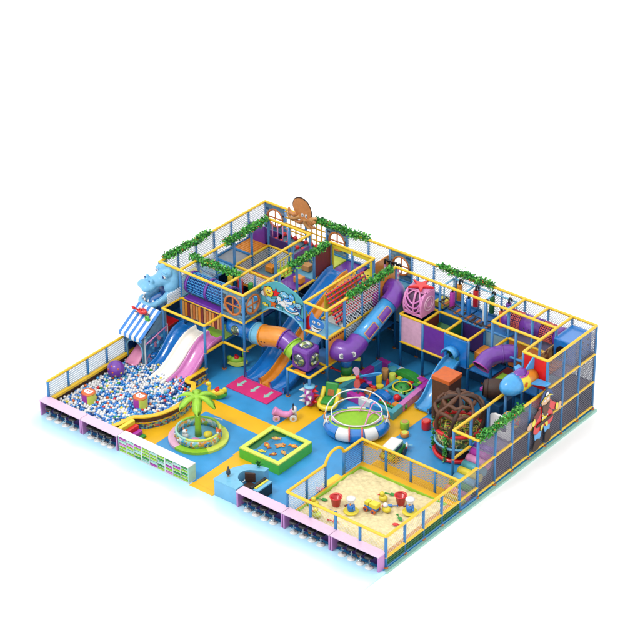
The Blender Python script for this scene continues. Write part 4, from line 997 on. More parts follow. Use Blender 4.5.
# ---------------------------------------------------------------- open purple elbow and brown barrel
o = thing('tube_elbow', 'open ended purple half bend of tube above the brown barrel', 'tube elbow', V(12.3, 9.6, 1))
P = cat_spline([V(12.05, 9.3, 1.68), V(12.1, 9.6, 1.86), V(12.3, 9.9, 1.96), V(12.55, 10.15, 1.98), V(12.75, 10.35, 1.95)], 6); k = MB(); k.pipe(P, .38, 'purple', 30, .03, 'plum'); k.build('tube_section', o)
for q in (0, 15, -1):
    k = MB(); p_ = P[q]; d_ = (P[q+1]-p_ if q >= 0 else p_-P[q-1]).normalized(); k.pipe([p_-d_*.02, p_+d_*.03], .405, 'magenta' if q == 0 else 'purple', 30, .05); k.build('flange', o)
o = thing('barrel', 'big dark brown barrel tunnel lying beside the blue nosed rocket', 'barrel', V(13.0, 8.3, .9))
A_, C_ = V(12.75, 8.5, 1.5), V(13.45, 8.95, 1.5); k = MB(); n = 9; P = [A_.lerp(C_, i/n) for i in range(n+1)]; k.tube(P, [.36+.09*math.sin(PI*i/n) for i in range(n+1)], 'dark_brown', 24); k.build('staves', o)
for f_ in (.15, .85):
    k = MB(); p_ = A_.lerp(C_, f_); d_ = (C_-A_).normalized(); k.cyl(p_-d_*.03, p_+d_*.03, .425, 'dark_brown', 24); k.build('hoop', o)
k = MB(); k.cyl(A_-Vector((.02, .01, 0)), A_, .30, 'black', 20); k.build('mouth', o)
k = MB(); k.box(V(12.85, 8.4, .0), V(13.5, 9.2, 1.15), 'navy_pad'); k.build('cradle', o, bevel=.02)
k = MB(); k.box(V(12.3, 8.9, 1.1), V(12.55, 9.6, 1.2), 'magenta'); k.build('pad', o, bevel=.02)

# ---------------------------------------------------------------- rocket
o = thing('rocket', 'toy rocket with sky blue nose, yellow body and purple cockpit leaving the red panel', 'rocket', V(14.4, 8.4, 2))
A_ = V(14.45, 9.0, 2.35); C_ = V(14.12, 7.55, 2.32); d = (C_-A_).normalized(); L = (C_-A_).length
prof = [(0, .30), (.12, .36), (.3, .42), (.45, .45), (.55, .46)]
k = MB(); k.tube([A_+d*L*t for t, r in prof], [r for t, r in prof], lambda i: 'orange' if i < 2 else 'yellow', 28); k.build('body', o)
prof = [(.55, .465), (.68, .45), (.80, .40), (.90, .31), (.97, .18), (1.0, .03)]
k = MB(); k.tube([A_+d*L*t for t, r in prof], [r for t, r in prof], 'sky_blue', 28); k.build('nose', o)
k = MB(); k.ball(A_+d*L*.42+Vector((0, 0, .36)), (.24, .36, .22), 'purple', 18); ck = k.build('cockpit', o)
k = MB(); k.tube([A_+d*L*.42+Vector((.27*math.cos(t), .39*math.sin(t), .36)) for t in [2*PI*i/20 for i in range(20)]], .035, 'magenta', 8, closed=True); k.build('cockpit_rim', ck)
up = Vector((0, 0, 1))
for s_ in (1, -1):
    k = MB(); sd = Vector((d.y, -d.x, 0))*-s_
    k.prism([(0, .3), (.18, .85), (.38, .85), (.5, .42)] if False else [(.10, .36), (-.05, .95), (.22, .95), (.55, .44)], A_, d*-1 if False else d, sd, -.03, .03, 'sky_blue'); k.build('wing', o)
k = MB(); k.prism([(.05, .33), (-.05, .85), (.1, .85), (.5, .42)], A_, d, up, -.03, .03, 'sky_blue'); k.build('tail_fin', o)
k = MB(); k.cyl(A_+d*L*.52+Vector((.455, 0, .06)), A_+d*L*.52+Vector((.47, 0, .06)), .11, 'deep_orange', 14); k.build('round_badge', o)

# ---------------------------------------------------------------- orange box pillar, vine tree, round net climber
o = thing('foam_pillar', 'tall foam pillar with orange top and brown sides behind the round net climber', 'foam pillar', V(11.2, 8.35))
k = MB(); k.box(V(10.88, 8.02, .0), V(11.62, 8.76, 1.42), 'brown'); k.build('body', o, bevel=.02)
k = MB(); k.box(V(10.86, 8.0, 1.42), V(11.64, 8.78, 1.56), 'deep_orange'); k.build('cap', o, bevel=.02)
C = V(12.86, 6.9); R = .98
o = thing('round_climber', 'round net climber with red padded rings under a dome of brown branches', 'round climber', C)
k = MB(); k.cyl(C+Vector((0, 0, .02)), C+Vector((0, 0, .64)), R*.97, 'black', 40); k.build('base', o)
for z, m_, r in ((.12, 'red', .09), (.68, 'light_blue', .05), (1.3, 'red', .085)):
    k = MB(); k.tube([C+Vector((R*math.cos(2*PI*i/40), R*math.sin(2*PI*i/40), z)) for i in range(40)], r, m_, 10, closed=True); k.build('padded_ring', o)
k = MB(); k.pipe([C+Vector((0, 0, .66)), C+Vector((0, 0, 1.3))], R-.03, 'print_net', 40, .03); k.build('net_wall', o)
k = MB(); k.cyl(C+Vector((0, 0, .86)), C+Vector((0, 0, 1.06)), R-.1, 'print_net', 40); k.build('net_floor', o)
k = MB(); rr = random.Random(3)
for i in range(260):
    t = rr.uniform(0, 2*PI); q = R*.86*math.sqrt(rr.random()); p_ = C+Vector((q*math.cos(t), q*math.sin(t), 1.07)); t2 = rr.choice((.6, 2.2)); dd = Vector((math.cos(t2), math.sin(t2), 0))*.13
    k.cyl(p_-dd, p_+dd+Vector((0, 0, .02)), .017, rr.choice(('black', 'pale_lime', 'coral', 'dark_green', 'yellow')), 5)
k.build('net_cords', o)
Dm = thing('branch_dome', 'twisted dark brown branches arching over the round net climber with hanging green vines', 'branch dome', C)
top = C+Vector((-.05, .1, 2.62))
for i in range(8):
    a = 2*PI*i/8+.25; r_ = rr.uniform(.95, 1.05)
    P = cat_spline([C+Vector((R*math.cos(a), R*math.sin(a), 1.3)), C+Vector((R*1.08*math.cos(a+.1), R*1.08*math.sin(a+.1), 1.85)), C+Vector((R*.96*math.cos(a+.25), R*.96*math.sin(a+.25), 2.3)), C+Vector((R*.55*math.cos(a+.5), R*.55*math.sin(a+.5), 2.56+rr.uniform(-.05, .12))), top+Vector((rr.uniform(-.1, .1), rr.uniform(-.1, .1), 0))], 5)
    k = MB(); k.tube(P, [.085+.025*math.sin(j*.9) for j in range(len(P))], 'brown' if i % 2 else 'dark_brown', 9); k.build('branch', Dm)
for z, q in ((2.22, 1.0), (2.5, .66)):
    k = MB(); P = [C+Vector((R*q*math.cos(2*PI*i/26)*(1+.05*math.sin(i*2.1)), R*q*math.sin(2*PI*i/26), z+.07*math.sin(i*1.7))) for i in range(26)]; k.tube(P, .085, 'brown', 9, closed=True); k.build('branch_ring', Dm)
def leafy(mbx, pts, width, dens, size, seed, cols=('leaf_green', 'leaf_light', 'leaf_green', 'dark_green')):
    rr = random.Random(seed)
    for i in range(len(pts)-1):
        a, b_ = Vector(pts[i]), Vector(pts[i+1])
        for j in range(dens):
            p_ = a.lerp(b_, rr.random())+Vector((rr.gauss(0, width), rr.gauss(0, width), rr.gauss(0, width*.9)))
            d_ = Vector((rr.gauss(0, 1), rr.gauss(0, 1), rr.gauss(0, .7))).normalized(); e = d_.orthogonal().normalized(); f_ = d_.cross(e); e = (e*math.cos(rr.random()*6)+f_*math.sin(rr.random()*6))
            s_ = size*rr.uniform(.7, 1.3); w_ = d_.cross(e).normalized()*s_*.32; bow = e*s_*.12
            mbx.add([p_-d_*s_*.5, p_-w_+bow, p_+d_*s_*.5, p_+w_+bow, p_+bow*1.6], [(0, 1, 4), (1, 2, 4), (2, 3, 4), (3, 0, 4)], rr.choice(cols))
for i, a in enumerate((-1.5, -2.7, -.35, 1.9, 2.6, -3.1)):
    k = MB(); P = [C+Vector((R*1.06*math.cos(a), R*1.06*math.sin(a), z)) for z in (.1, .4, .75, 1.1, 1.45)]
    if i > 2: P = P[2:]+[P[-1]+Vector((0, 0, .5))]
    k.tube(P, .015, 'dark_green', 5); leafy(k, P, .05, 26, .13, 50+i); k.build('hanging_vine', Dm)

# ---------------------------------------------------------------- garlands on the rails
gl = [((0, 6.25, 3), (0, 8.75, 3), 'leafy green garland on the left wall top rail above the hippo head'), ((1, 8.5, 3), (1, 10.85, 3), 'leafy green garland on the inner rail of the left tower near the back corner'),
      ((.7, 7, 3), (3.0, 7, 3), 'leafy green garland across the left tower above the net tunnel'), ((4, 8.6, 3), (4, 10.8, 3), 'leafy green garland on the rail left of the yellow slide gate'),
      ((7, 8.2, 3), (7, 10.75, 3), 'leafy green garland on the ship deck rail above the chequered net'), ((2.55, 12, 3), (4.95, 12, 3), 'leafy green garland on the back wall top rail right of the octopus'),
      ((8.25, 12, 3), (10.6, 12, 3), 'leafy green garland on the back wall top rail above the hanging bags'), ((15, 5.05, 2), (15, 7.5, 2), 'leafy green garland on the low right aisle rail beside the pirate board')]
for i, (a, b_, lab) in enumerate(gl):
    o = thing('garland', lab, 'garland', V(*a), 'garlands on the frame rails'); P = [V(*a).lerp(V(*b_), t/12)+Vector((0, 0, .04+.03*math.sin(t*1.3))) for t in range(13)]
    k = MB(); k.tube(P, .03, 'dark_green', 6); k.build('stem', o)
    k = MB(); leafy(k, P, .08, 125, .13, 100+i); k.build('leaves', o)
    k = MB(); rr = random.Random(i)
    for j in range(10): k.ball(P[rr.randrange(12)]+Vector((rr.gauss(0, .1), rr.gauss(0, .1), rr.gauss(.03, .08))), .03, rr.choice(('deep_orange', 'wood_orange')), 6)
    k.build('berries', o)

# ---------------------------------------------------------------- flat octopus board on the back rail
o = thing('octopus_board', 'flat orange octopus cut-out standing on the back wall top rail', 'octopus board', V(2.0, 11.93, 2.7))
O_ = V(2.0, 11.95, 3.0)+Vector((0, -.07, 0)); X = (1, 0, 0); Z = (0, 0, 1)
k = MB(); hd_ = smooth2([(-.62, .46), (-.50, .78), (-.15, .92), (.22, .78), (.42, .42), (.40, .05), (.12, -.12), (-.25, -.02), (-.5, .16)], 4)
k.prism([(x*1.05-.005, z*1.05) for x, z in hd_], O_, X, Z, -.02, .02, 'dark_brown'); k.prism(hd_, O_, X, Z, .02, .035, 'octopus'); k.build('head', o)
for i, P in enumerate(([(-.35, .1), (-.6, -.02), (-.82, .05), (-.86, .25)], [(-.2, .0), (-.5, -.18), (-.8, -.25), (-.95, -.05)], [(0, -.05), (-.2, -.28), (-.45, -.3), (-.6, -.2)], [(.1, -.05), (.1, -.25), (.25, -.42), (.42, -.40)], [(.25, 0), (.35, -.2), (.5, -.35), (.62, -.28)], [(.38, .1), (.5, -.02), (.58, .12), (.75, .2)], [(.3, .05), (.5, -.12), (.62, .0), (.7, -.05)])):
    k = MB(); pp = cat_spline([O_+Vector((a, -.02-.004*i, c)) for a, c in P], 5); n = len(pp); k.tube(pp, [.12-.075*j/n for j in range(n)], 'tan' if i % 2 else 'octopus', 8); k.build('tentacle', o)
k = MB()
for x in (-.02, .2): k.prism(ell(x-.05, .12, .07, .1, 12), O_, X, Z, .035, .045, 'white'); k.prism(ell(x-.04, .1, .035, .05, 8), O_, X, Z, .045, .052, 'black')
k.build('eye', o)

# ---------------------------------------------------------------- pirate board
o = thing('pirate_board', 'flat board of a bearded pirate in red coat on the right side net', 'pirate board', V(15.1, 8.7, .2))
O_ = V(15.1, 0, 0); Y = (0, 1, 0); Z = (0, 0, 1)
def pv(pts): return [(v*B, z*H) for v, z in pts]
def lay(name, shapes, par=o):
    k = MB()
    for pts, d, m_ in shapes:
        q = smooth2(pv(pts), 3); cx_ = sum(a for a, c in q)/len(q); cy_ = sum(c for a, c in q)/len(q)
        big = [(a+(a-cx_)/max(.05, math.hypot(a-cx_, c-cy_))*.03, c+(c-cy_)/max(.05, math.hypot(a-cx_, c-cy_))*.03) for a, c in q]
        if len(pts) > 4: k.prism(big, O_, Y, Z, d-.004, d+.012, 'black')
        k.prism(q, O_, Y, Z, d, d+.02, m_)
    return k.build(name, par)
lay('leg', [([(8.25, .98), (8.2, .7), (8.3, .5), (8.52, .52), (8.62, .75), (8.62, 1.0)], .0, 'sky_blue'), ([(8.26, .55), (8.12, .3), (8.22, .2), (8.52, .24), (8.5, .5)], .01, 'dark_brown')])
lay('leg', [([(8.72, 1.0), (8.78, .75), (8.9, .55), (9.1, .58), (9.12, .8), (9.02, 1.02)], .0, 'sky_blue'), ([(8.88, .6), (8.84, .32), (8.95, .2), (9.2, .26), (9.12, .58)], .01, 'dark_brown')])
ct = lay('coat', [([(8.3, 1.6), (8.18, 1.2), (8.1, .9), (8.35, .78), (8.7, .9), (9.05, .82), (9.28, .95), (9.2, 1.3), (9.15, 1.62), (8.75, 1.75)], .02, 'red')])
lay('sleeve', [([(8.4, 1.62), (8.1, 1.5), (7.95, 1.32), (8.02, 1.2), (8.25, 1.28), (8.45, 1.45)], .04, 'dark_red')], ct)
lay('sleeve', [([(9.0, 1.65), (9.3, 1.5), (9.5, 1.35), (9.46, 1.18), (9.2, 1.28), (9.0, 1.45)], .04, 'red')], ct)
lay('coat_trim', [([(8.62, 1.5), (8.55, 1.1), (8.5, .85), (8.62, .84), (8.72, 1.1), (8.82, .86), (8.95, .86), (8.85, 1.2), (8.85, 1.5)], .045, 'yellow'), ([(8.3, 1.12), (8.3, 1.02), (9.12, 1.04), (9.12, 1.14)], .066, 'dark_brown')], ct)
lay('hand', [([(7.72, 1.32), (7.68, 1.2), (7.82, 1.14), (7.98, 1.2), (7.98, 1.32), (7.85, 1.38)], .05, 'skin')])
lay('hand', [([(9.48, 1.3), (9.5, 1.16), (9.66, 1.14), (9.74, 1.28), (9.66, 1.38)], .05, 'skin')])
lay('cuff', [([(7.98, 1.36), (8.1, 1.42), (8.14, 1.24), (8.02, 1.18), (7.95, 1.26)], .065, 'yellow'), ([(9.4, 1.42), (9.52, 1.36), (9.5, 1.18), (9.38, 1.22), (9.36, 1.3)], .065, 'yellow')], ct)
lay('button', [(ell(8.58, z_, .03, .025, 6), .067, 'white') for z_ in (1.4, 1.25)]+[(ell(8.88, z_, .03, .025, 6), .067, 'white') for z_ in (1.4, 1.25)], ct)
fc_ = lay('face', [([(8.52, 1.85), (8.55, 1.62), (8.75, 1.55), (8.95, 1.64), (8.98, 1.86), (8.75, 1.95)], .05, 'skin')])
lay('beard', [([(8.56, 1.68), (8.6, 1.42), (8.75, 1.28), (8.9, 1.42), (8.96, 1.68), (8.76, 1.62)], .075, 'brown')], fc_)
lay('eye', [([(8.62, 1.82), (8.66, 1.78), (8.7, 1.82), (8.66, 1.86)], .075, 'white'), ([(8.8, 1.82), (8.84, 1.78), (8.88, 1.82), (8.84, 1.86)], .075, 'white')], fc_)
ht = lay('hat', [([(8.35, 1.78), (8.42, 2.02), (8.6, 2.18), (8.85, 2.16), (9.05, 2.02), (9.14, 1.8), (8.95, 1.9), (8.75, 1.94), (8.55, 1.9)], .09, 'dark_blue')])
lay('hat_badge', [(ell(8.74, 2.03, .1, .08, 8), .115, 'white')], ht); lay('hat_trim', [([(8.38, 1.84), (8.6, 1.98), (8.9, 1.98), (9.1, 1.86), (8.9, 1.93), (8.6, 1.93)], .115, 'yellow')], ht)

# ---------------------------------------------------------------- spinning pod (inflatable ring with cage)
C = V(9.34, 5.72); o = thing('spinning_pod', 'oval spinning pod with blue and white inflatable ring, green bed and white hoop cage', 'spinning pod', C)
ex_ = Vector((.78, .62, 0)).normalized(); ey_ = Vector((-.62, .78, 0)).normalized()
def pp_(a, b_, t, z): return C+ex_*a*math.cos(t)+ey_*b_*math.sin(t)+Vector((0, 0, z))
segs = [(-105, -75, 'slide_blue'), (-75, -48, 'white'), (-48, -8, 'slide_blue'), (-8, 18, 'white'), (18, 70, 'slide_blue'), (70, 110, 'white'), (110, 162, 'slide_blue'), (162, 188, 'white'), (188, 228, 'slide_blue'), (228, 255, 'white')]
for a0, a1, m_ in segs:
    k = MB(); k.tube([pp_(1.10, .86, math.radians(a0+(a1-a0)*t/6), .33) for t in range(7)], .30, m_, 22, cap=False); k.build('inflatable_segment', o)
k = MB(); k.prism([(1.10*math.cos(2*PI*i/44), .74*math.sin(2*PI*i/44)) for i in range(44)], C, ex_, ey_, .3, .60, 'lime'); k.build('bed', o, bevel=.03)
k = MB(); k.tube([pp_(1.13, .78, 2*PI*i/44, .6) for i in range(44)], .05, 'lime', 8, closed=True); k.build('bed_rim', o)
k = MB(); k.tube([pp_(1.0, .62, 2*PI*i/44, .66) for i in range(44)], .028, 'pale_pink', 8, closed=True); k.build('hoop', o)
k = MB(); k.tube([pp_(1.06, .72, 2*PI*i/44, .70+.26*(1+math.sin(2*PI*i/44))) for i in range(44)], .028, 'white', 8, closed=True); k.build('hoop', o)
k = MB(); k.tube([pp_(1.30, .8, math.radians(t), .86+.72*max(-.3, math.sin(math.radians(t)))) for t in range(-24, 205, 6)], .028, 'white', 8); k.build('hoop', o)
for t in (62, 128):
    k = MB(); k.cyl(pp_(1.30, .8, math.radians(t), .86+.72*math.sin(math.radians(t))), pp_(1.06, .72, math.radians(t), .70+.26*(1+math.sin(math.radians(t)))), .03, 'orange', 8); k.build('stay', o)
for s_ in (-1, 1):
    k = MB(); k.tube(cat_spline([C+ex_*s_*1.12+Vector((0, 0, .62)), C+ex_*s_*1.36-ey_*.1+Vector((0, 0, .72)), C+ex_*s_*1.30+ey_*.05+Vector((0, 0, .95))], 5), .03, 'orange', 8); k.build('stay', o)
for P in ([(.32, -.62, .64), (.5, .0, .85), (.65, .4, 1.05), (.8, .45, 1.12)], [(.32, -.62, .64), (.5, -.3, .95), (.75, -.1, 1.0), (1.05, 0, .98)], [(.1, .5, .66), (.25, .55, .9), (.4, .6, 1.12)]):
    k = MB(); k.tube(cat_spline([C+ex_*a+ey_*b_+Vector((0, 0, c)) for a, b_, c in P], 5), .03, 'pink', 8); k.build('hand_rail', o)
for s_ in (-.32, .22):
    k = MB(); k.tube(cat_spline([C+ex_*s_-ey_*1.18+Vector((0, 0, .25)), C+ex_*s_-ey_*1.16+Vector((0, 0, .6)), C+ex_*s_-ey_*.8+Vector((0, 0, .7))], 5), .035, 'coral', 8); k.build('foot_bar', o)
# ---------------------------------------------------------------- propeller
C = V(8.02, 7.5); o = thing('propeller_toy', 'spinning propeller toy with coral, white, lime and blue blades on a thin pole', 'propeller', C)
k = MB(); k.cyl(C, C+Vector((0, 0, 1.0)), .035, 'teal', 10); k.build('pole', o)
k = MB(); k.lathe([(0, .02), (.28, .02), (.3, .1), (.12, .2), (0, .2)], C+Vector((0, 0, .0)), 'hot_pink', 18); k.build('foot', o)
for a, m_, L in ((.18, 'sky_blue', 1.05), (3.35, 'pale_lime', 1.0), (1.75, 'pale_pink', .5), (4.65, 'coral', .6)):
    k = MB(); c_ = C+Vector((0, -.05, 1.05)); ex2 = (Vector((.8, .6, 0))*math.cos(a)+Vector((0, 0, 1))*math.sin(a)); ey2 = (Vector((.8, .6, 0))*-math.sin(a)+Vector((0, 0, 1))*math.cos(a)); ey2 = (ey2+Vector((.5, -.6, .3))*.5).normalized()
    w_ = .09 if L > .8 else .14
    k.prism(smooth2([(.05, -.03), (.3*L, -w_*.7), (.75*L, -w_), (L, 0), (.75*L, w_), (.3*L, w_*.7), (.05, .03)]), c_, ex2, ey2, -.02, .02, m_); k.build('blade', o)
k = MB(); k.ball(C+Vector((0, -.05, 1.05)), .1, 'red', 12); k.build('hub', o)
# ---------------------------------------------------------------- soft play pit with blocks
o = thing('soft_pit', 'square toddler pit with coloured foam border', 'soft pit', V(8.3, 8.2))
x0, y0, x1, y1 = 6.95+.5, 7.05, 10.0, 9.5
quad = [V(7.27, 7.12), V(9.93, 7.05), V(9.72, 9.62), V(7.3, 9.8)]
cs = [['teal', 'magenta', 'white', 'sky_blue', 'teal'], ['teal', 'slide_pink', 'slide_pink', 'magenta'], ['magenta', 'slide_pink', 'cloud', 'sky_blue', 'magenta'], ['sky_blue', 'magenta', 'teal', 'teal']]
for s_ in range(4):
    a, b_ = quad[s_], quad[(s_+1) % 4]; n = len(cs[s_]); d = (b_-a).normalized(); nn = Vector((-d.y, d.x, 0))
    for i, m_ in enumerate(cs[s_]):
        p_, q_ = a.lerp(b_, i/n), a.lerp(b_, (i+1)/n); p_ = p_+d*(.25 if i == 0 else 0); q_ = q_+(d*(.0) if True else 0)
        k = MB(); vs = [p_, q_, q_+nn*.25, p_+nn*.25]; k.add(vs+[v_+Vector((0, 0, .36)) for v_ in vs], [(3, 2, 1, 0), (4, 5, 6, 7), (0, 1, 5, 4), (1, 2, 6, 5), (2, 3, 7, 6), (3, 0, 4, 7)], m_); k.build('border_block', o, bevel=.02)
k = MB(); cq = (quad[0]+quad[2])/2; k.prism([(cq.x+(p.x-cq.x)*.86, cq.y+(p.y-cq.y)*.86) for p in quad], (0, 0, 0), (1, 0, 0), (0, 1, 0), .012, .05, 'slide_blue'); k.build('pit_mat', o)
def toy(name, lab, cat_, build, c, grp=None, bevel=.015):
    k = MB(); build(k, c); o_ = k.build(name, None, off=c, bevel=bevel); return tag(o_, lab, cat_, grp)
z = .055
def cylt(m_, r, h_): return lambda k, c: (k.cyl(c, c+Vector((0, 0, h_)), r, m_, 18))
toy('foam_column', 'yellow foam column standing in the rear of the toddler pit', 'foam column', cylt('yellow', .14, .5), V(8.11, 8.6)+Vector((0, 0, z)))
toy('foam_column', 'tan foam column behind the yellow columns in the toddler pit', 'foam column', cylt('tan', .15, .5), V(8.06, 9.02)+Vector((0, 0, z)))
toy('foam_column', 'pale lime foam column beside the red cone in the toddler pit', 'foam column', cylt('pale_lime', .14, .45), V(8.42, 8.99)+Vector((0, 0, z)))
toy('foam_column', 'squat teal foam column at the back of the toddler pit', 'foam column', cylt('teal', .2, .35), V(8.12, 9.4)+Vector((0, 0, z)))
toy('foam_disc', 'flat yellow foam disc beside the tall yellow column', 'foam disc', cylt('yellow', .17, .14), V(8.3, 8.4)+Vector((0, 0, z)))
toy('foam_cone', 'small red foam cone between the foam columns', 'foam cone', lambda k, c: k.cyl(c, c+Vector((0, 0, .4)), .11, 'red', 14, r2=.03), V(8.46, 8.65)+Vector((0, 0, z)))
toy('soft_ball', 'bright red ball in the middle of the toddler pit', 'ball', lambda k, c: k.ball(c+Vector((0, 0, .16)), .16, 'red', 18), V(9.3, 8.1)+Vector((0, 0, z)), bevel=0)
toy('soft_ball', 'small red ball near the front of the toddler pit', 'ball', lambda k, c: k.ball(c+Vector((0, 0, .1)), .1, 'coral', 14), V(8.73, 8.24)+Vector((0, 0, z)), bevel=0)
def turtle(k, c):
    k.ball(c+Vector((0, 0, .1)), (.36, .34, .26), 'green', 18, half=True); k.ball(c+Vector((.2, -.34, .16)), (.13, .13, .11), 'leaf_light', 12)
    for q in ((.3, .2), (-.3, .2), (.33, -.12), (-.3, -.2)): k.ball(c+Vector((q[0], q[1], .07)), (.13, .1, .06), 'leaf_light', 10)
    for q in (.14, .26): k.ball(c+Vector((q, -.43, .2)), .035, 'white', 8)
    for q in range(5): k.ball(c+Vector((.2*math.cos(q*1.26), .2*math.sin(q*1.26), .3)), (.07, .07, .04), 'dark_green', 8)
toy('foam_turtle', 'green foam turtle inside the teal square frame of the toddler pit', 'foam turtle', turtle, V(9.05, 8.75)+Vector((0, 0, z)), bevel=0)
def sqf(k, c):
    for a, b_ in (((-.62, -.6), (.62, -.45)), ((-.62, .45), (.62, .6)), ((-.62, -.45), (-.47, .45)), ((.47, -.45), (.62, .45))): k.box(c+Vector((a[0], a[1], 0)), c+Vector((b_[0], b_[1], .18)), 'teal')
    k.tube([c+Vector((.42*math.cos(2*PI*i/24), .40*math.sin(2*PI*i/24), .22)) for i in range(24)], .035, 'yellow', 8, closed=True)
toy('foam_border_toy', 'teal foam square with a yellow ring around the turtle', 'foam toy', sqf, V(9.05, 8.75)+Vector((0, 0, z+.005)))
def hill(k, c):
    k.cyl(c+Vector((0, -.55, 0)), c+Vector((0, .0, 0)), .01, 'green'); 
    for i in range(10):
        t0, t1 = PI*i/10, PI*(i+1)/10
    k.prism([(-.75, 0)]+[(.75*-math.cos(PI*i/12), .42*math.sin(PI*i/12)) for i in range(1, 12)]+[(.75, 0)], c, (1, 0, 0), (0, 0, 1), -.2, .2, 'green')
toy('foam_arch', 'big green foam hill at the back right of the toddler pit', 'foam arch', hill, V(8.75, 9.45)+Vector((0, 0, z)))
def train(k, c):
    for i in range(5):
        k.box(c+Vector((i*.3-.7, -.1, .05)), c+Vector((i*.3-.48, .1, .24)), ('red', 'yellow', 'slide_blue', 'red', 'green')[i])
        for s_ in (-.07, .07): k.cyl(c+Vector((i*.3-.59+s_, -.13, .06)), c+Vector((i*.3-.59+s_, .13, .06)), .055, 'black', 10)
    k.cyl(c+Vector((-.62, 0, .24)), c+Vector((-.62, 0, .36)), .04, 'black', 10)
toy('toy_train', 'little red, yellow and blue foam train in front of the green foam hill', 'toy train', train, V(8.85, 9.2)+Vector((0, -.05, z)))
def croc(k, c):
    k.box(c+Vector((-.4, -.1, 0)), c+Vector((.2, .1, .16)), 'green'); k.cyl(c+Vector((.2, 0, .08)), c+Vector((.6, .05, .04)), .09, 'green', 10, r2=.02)
    for i in range(5): k.cone(c+Vector((-.35+i*.13, 0, .15)), c+Vector((-.35+i*.13, 0, .25)), .05, 'red')
toy('foam_dragon', 'green foam dragon with red spikes at the front corner of the toddler pit', 'foam dragon', croc, V(9.23, 7.6)+Vector((0, 0, z)))
def bridge(k, c):
    k.prism([(-.45, 0)]+[(.45*-math.cos(PI*i/10), .3*math.sin(PI*i/10)) for i in range(1, 10)]+[(.45, 0), (.25, 0)]+[(.25*math.cos(PI*i/8), .14*math.sin(PI*i/8)) for i in range(1, 8)]+[(-.25, 0)], c, (1, 0, 0), (0, 0, 1), -.16, .16, 'slide_blue')
toy('foam_arch', 'blue foam arch between the small red ball and the foam columns', 'foam arch', bridge, V(8.72, 7.95)+Vector((0, 0, z)))
def blocks(k, c, m1, m2):
    k.box(c+Vector((-.16, -.16, 0)), c+Vector((.12, .12, .2)), m1); k.cyl(c+Vector((.22, .1, .1)), c+Vector((.42, .2, .1)), .1, m2, 12); k.box(c+Vector((-.1, .16, 0)), c+Vector((.2, .3, .12)), m2)
toy('foam_blocks', 'red and magenta foam blocks heaped near the left corner of the toddler pit', 'foam blocks', lambda k, c: blocks(k, c, 'red', 'magenta'), V(7.62, 8.2)+Vector((0, 0, z)))
toy('foam_blocks', 'dark red and blue foam blocks beside the propeller in the toddler pit', 'foam blocks', lambda k, c: blocks(k, c, 'dark_blue', 'red'), V(7.9, 8.05)+Vector((0, 0, z)))
toy('foam_blocks', 'orange and tan foam blocks beside the yellow disc in the toddler pit', 'foam blocks', lambda k, c: blocks(k, c, 'tan', 'orange'), V(8.2, 7.9)+Vector((0, 0, z)))
toy('foam_blocks', 'purple and magenta foam blocks against the right border of the toddler pit', 'foam blocks', lambda k, c: blocks(k, c, 'purple', 'magenta'), V(9.42, 9.2)+Vector((0, 0, z)))
toy('foam_blocks', 'orange and green foam blocks beside the foam dragon', 'foam blocks', lambda k, c: blocks(k, c, 'orange', 'green'), V(9.55, 7.75)+Vector((0, 0, z)))
toy('foam_blocks', 'lime and yellow foam blocks behind the toy train', 'foam blocks', lambda k, c: blocks(k, c, 'lime', 'yellow'), V(9.3, 9.42)+Vector((0, 0, z)))

# ---------------------------------------------------------------- spiky roller on the post
C = V(7, 6); o = thing('spiky_roller', 'magenta roller with white and red cones around the post under the cube pod', 'spiky roller', C)
k = MB(); k.cyl(C+Vector((0, 0, .12)), C+Vector((0, 0, .95)), .22, 'magenta', 20); k.build('roller', o)
k = MB(); k.lathe([(.07, 1.02), (.23, 1.0), (.25, .95), (.07, .93)], C, 'light_blue', 20); k.build('cap', o)
for z_ in (.28, .55, .82):
    for i in range(5):
        a = i*PI*2/5+(.45 if z_ > .5 and z_ < .6 else .1); d = Vector((math.cos(a), math.sin(a), 0)); k = MB(); k.cyl(C+d*.19+Vector((0, 0, z_)), C+d*.46+Vector((0, 0, z_)), .105, 'red' if i in (0, 1) else 'white', 12, r2=.008); k.build('cone', o)

# ---------------------------------------------------------------- stools and small toys on the floor
def stool(lab, c, m_, r, h_):
    o = thing('foam_stool', lab, 'foam stool', c, 'round foam stools by the net climber'); k = MB(); k.cyl(c+Vector((0, 0, .005)), c+Vector((0, 0, h_)), r, m_, 24); k.build('drum', o, bevel=.03)
    k = MB(); k.cyl(c+Vector((0, 0, h_)), c+Vector((0, 0, h_+.012)), r*.7, {'red': 'coral', 'lime': 'tan', 'orange': 'pale_lime'}[m_], 20); k.build('seat_print', o)
stool('lime green foam stool between the red stool and the spinning pod', V(10.55, 6.9), 'lime', .2, .34); stool('red foam stool next to the round net climber', V(11.15, 7.35), 'red', .2, .42); stool('low orange foam stool in front of the lime stool', V(10.85, 6.5), 'orange', .19, .2)
C = V(11.3, 5.25); o = thing('ride_on_van', 'small green and white ride-on van parked behind the sand pit fence', 'ride-on van', C, world=False, rot=.15); o.scale = (1.3, 1.3, 1.25)
k = MB(); k.box((-.24, -.42, .12), (.24, .42, .34), 'green'); k.build('body', o, bevel=.04)
k = MB(); k.box((-.22, -.40, .34), (.22, .30, .56), 'mint', top='white'); cb = k.build('cabin', o, bevel=.05)
k = MB(); k.box((-.18, -.41, .38), (.18, -.395, .5), 'dark_grey'); k.box((.215, -.3, .38), (.228, .2, .5), 'dark_grey'); k.build('window', cb)
for x in (-.25, .25):
    for y in (-.26, .26): k = MB(); k.cyl((x-.04, y, .12), (x+.04, y, .12), .12, 'dark_grey', 16); k.build('wheel', o)
k = MB(); k.box((-.18, -.43, .2), (.18, -.42, .28), 'pale_lime'); k.build('bumper', o)
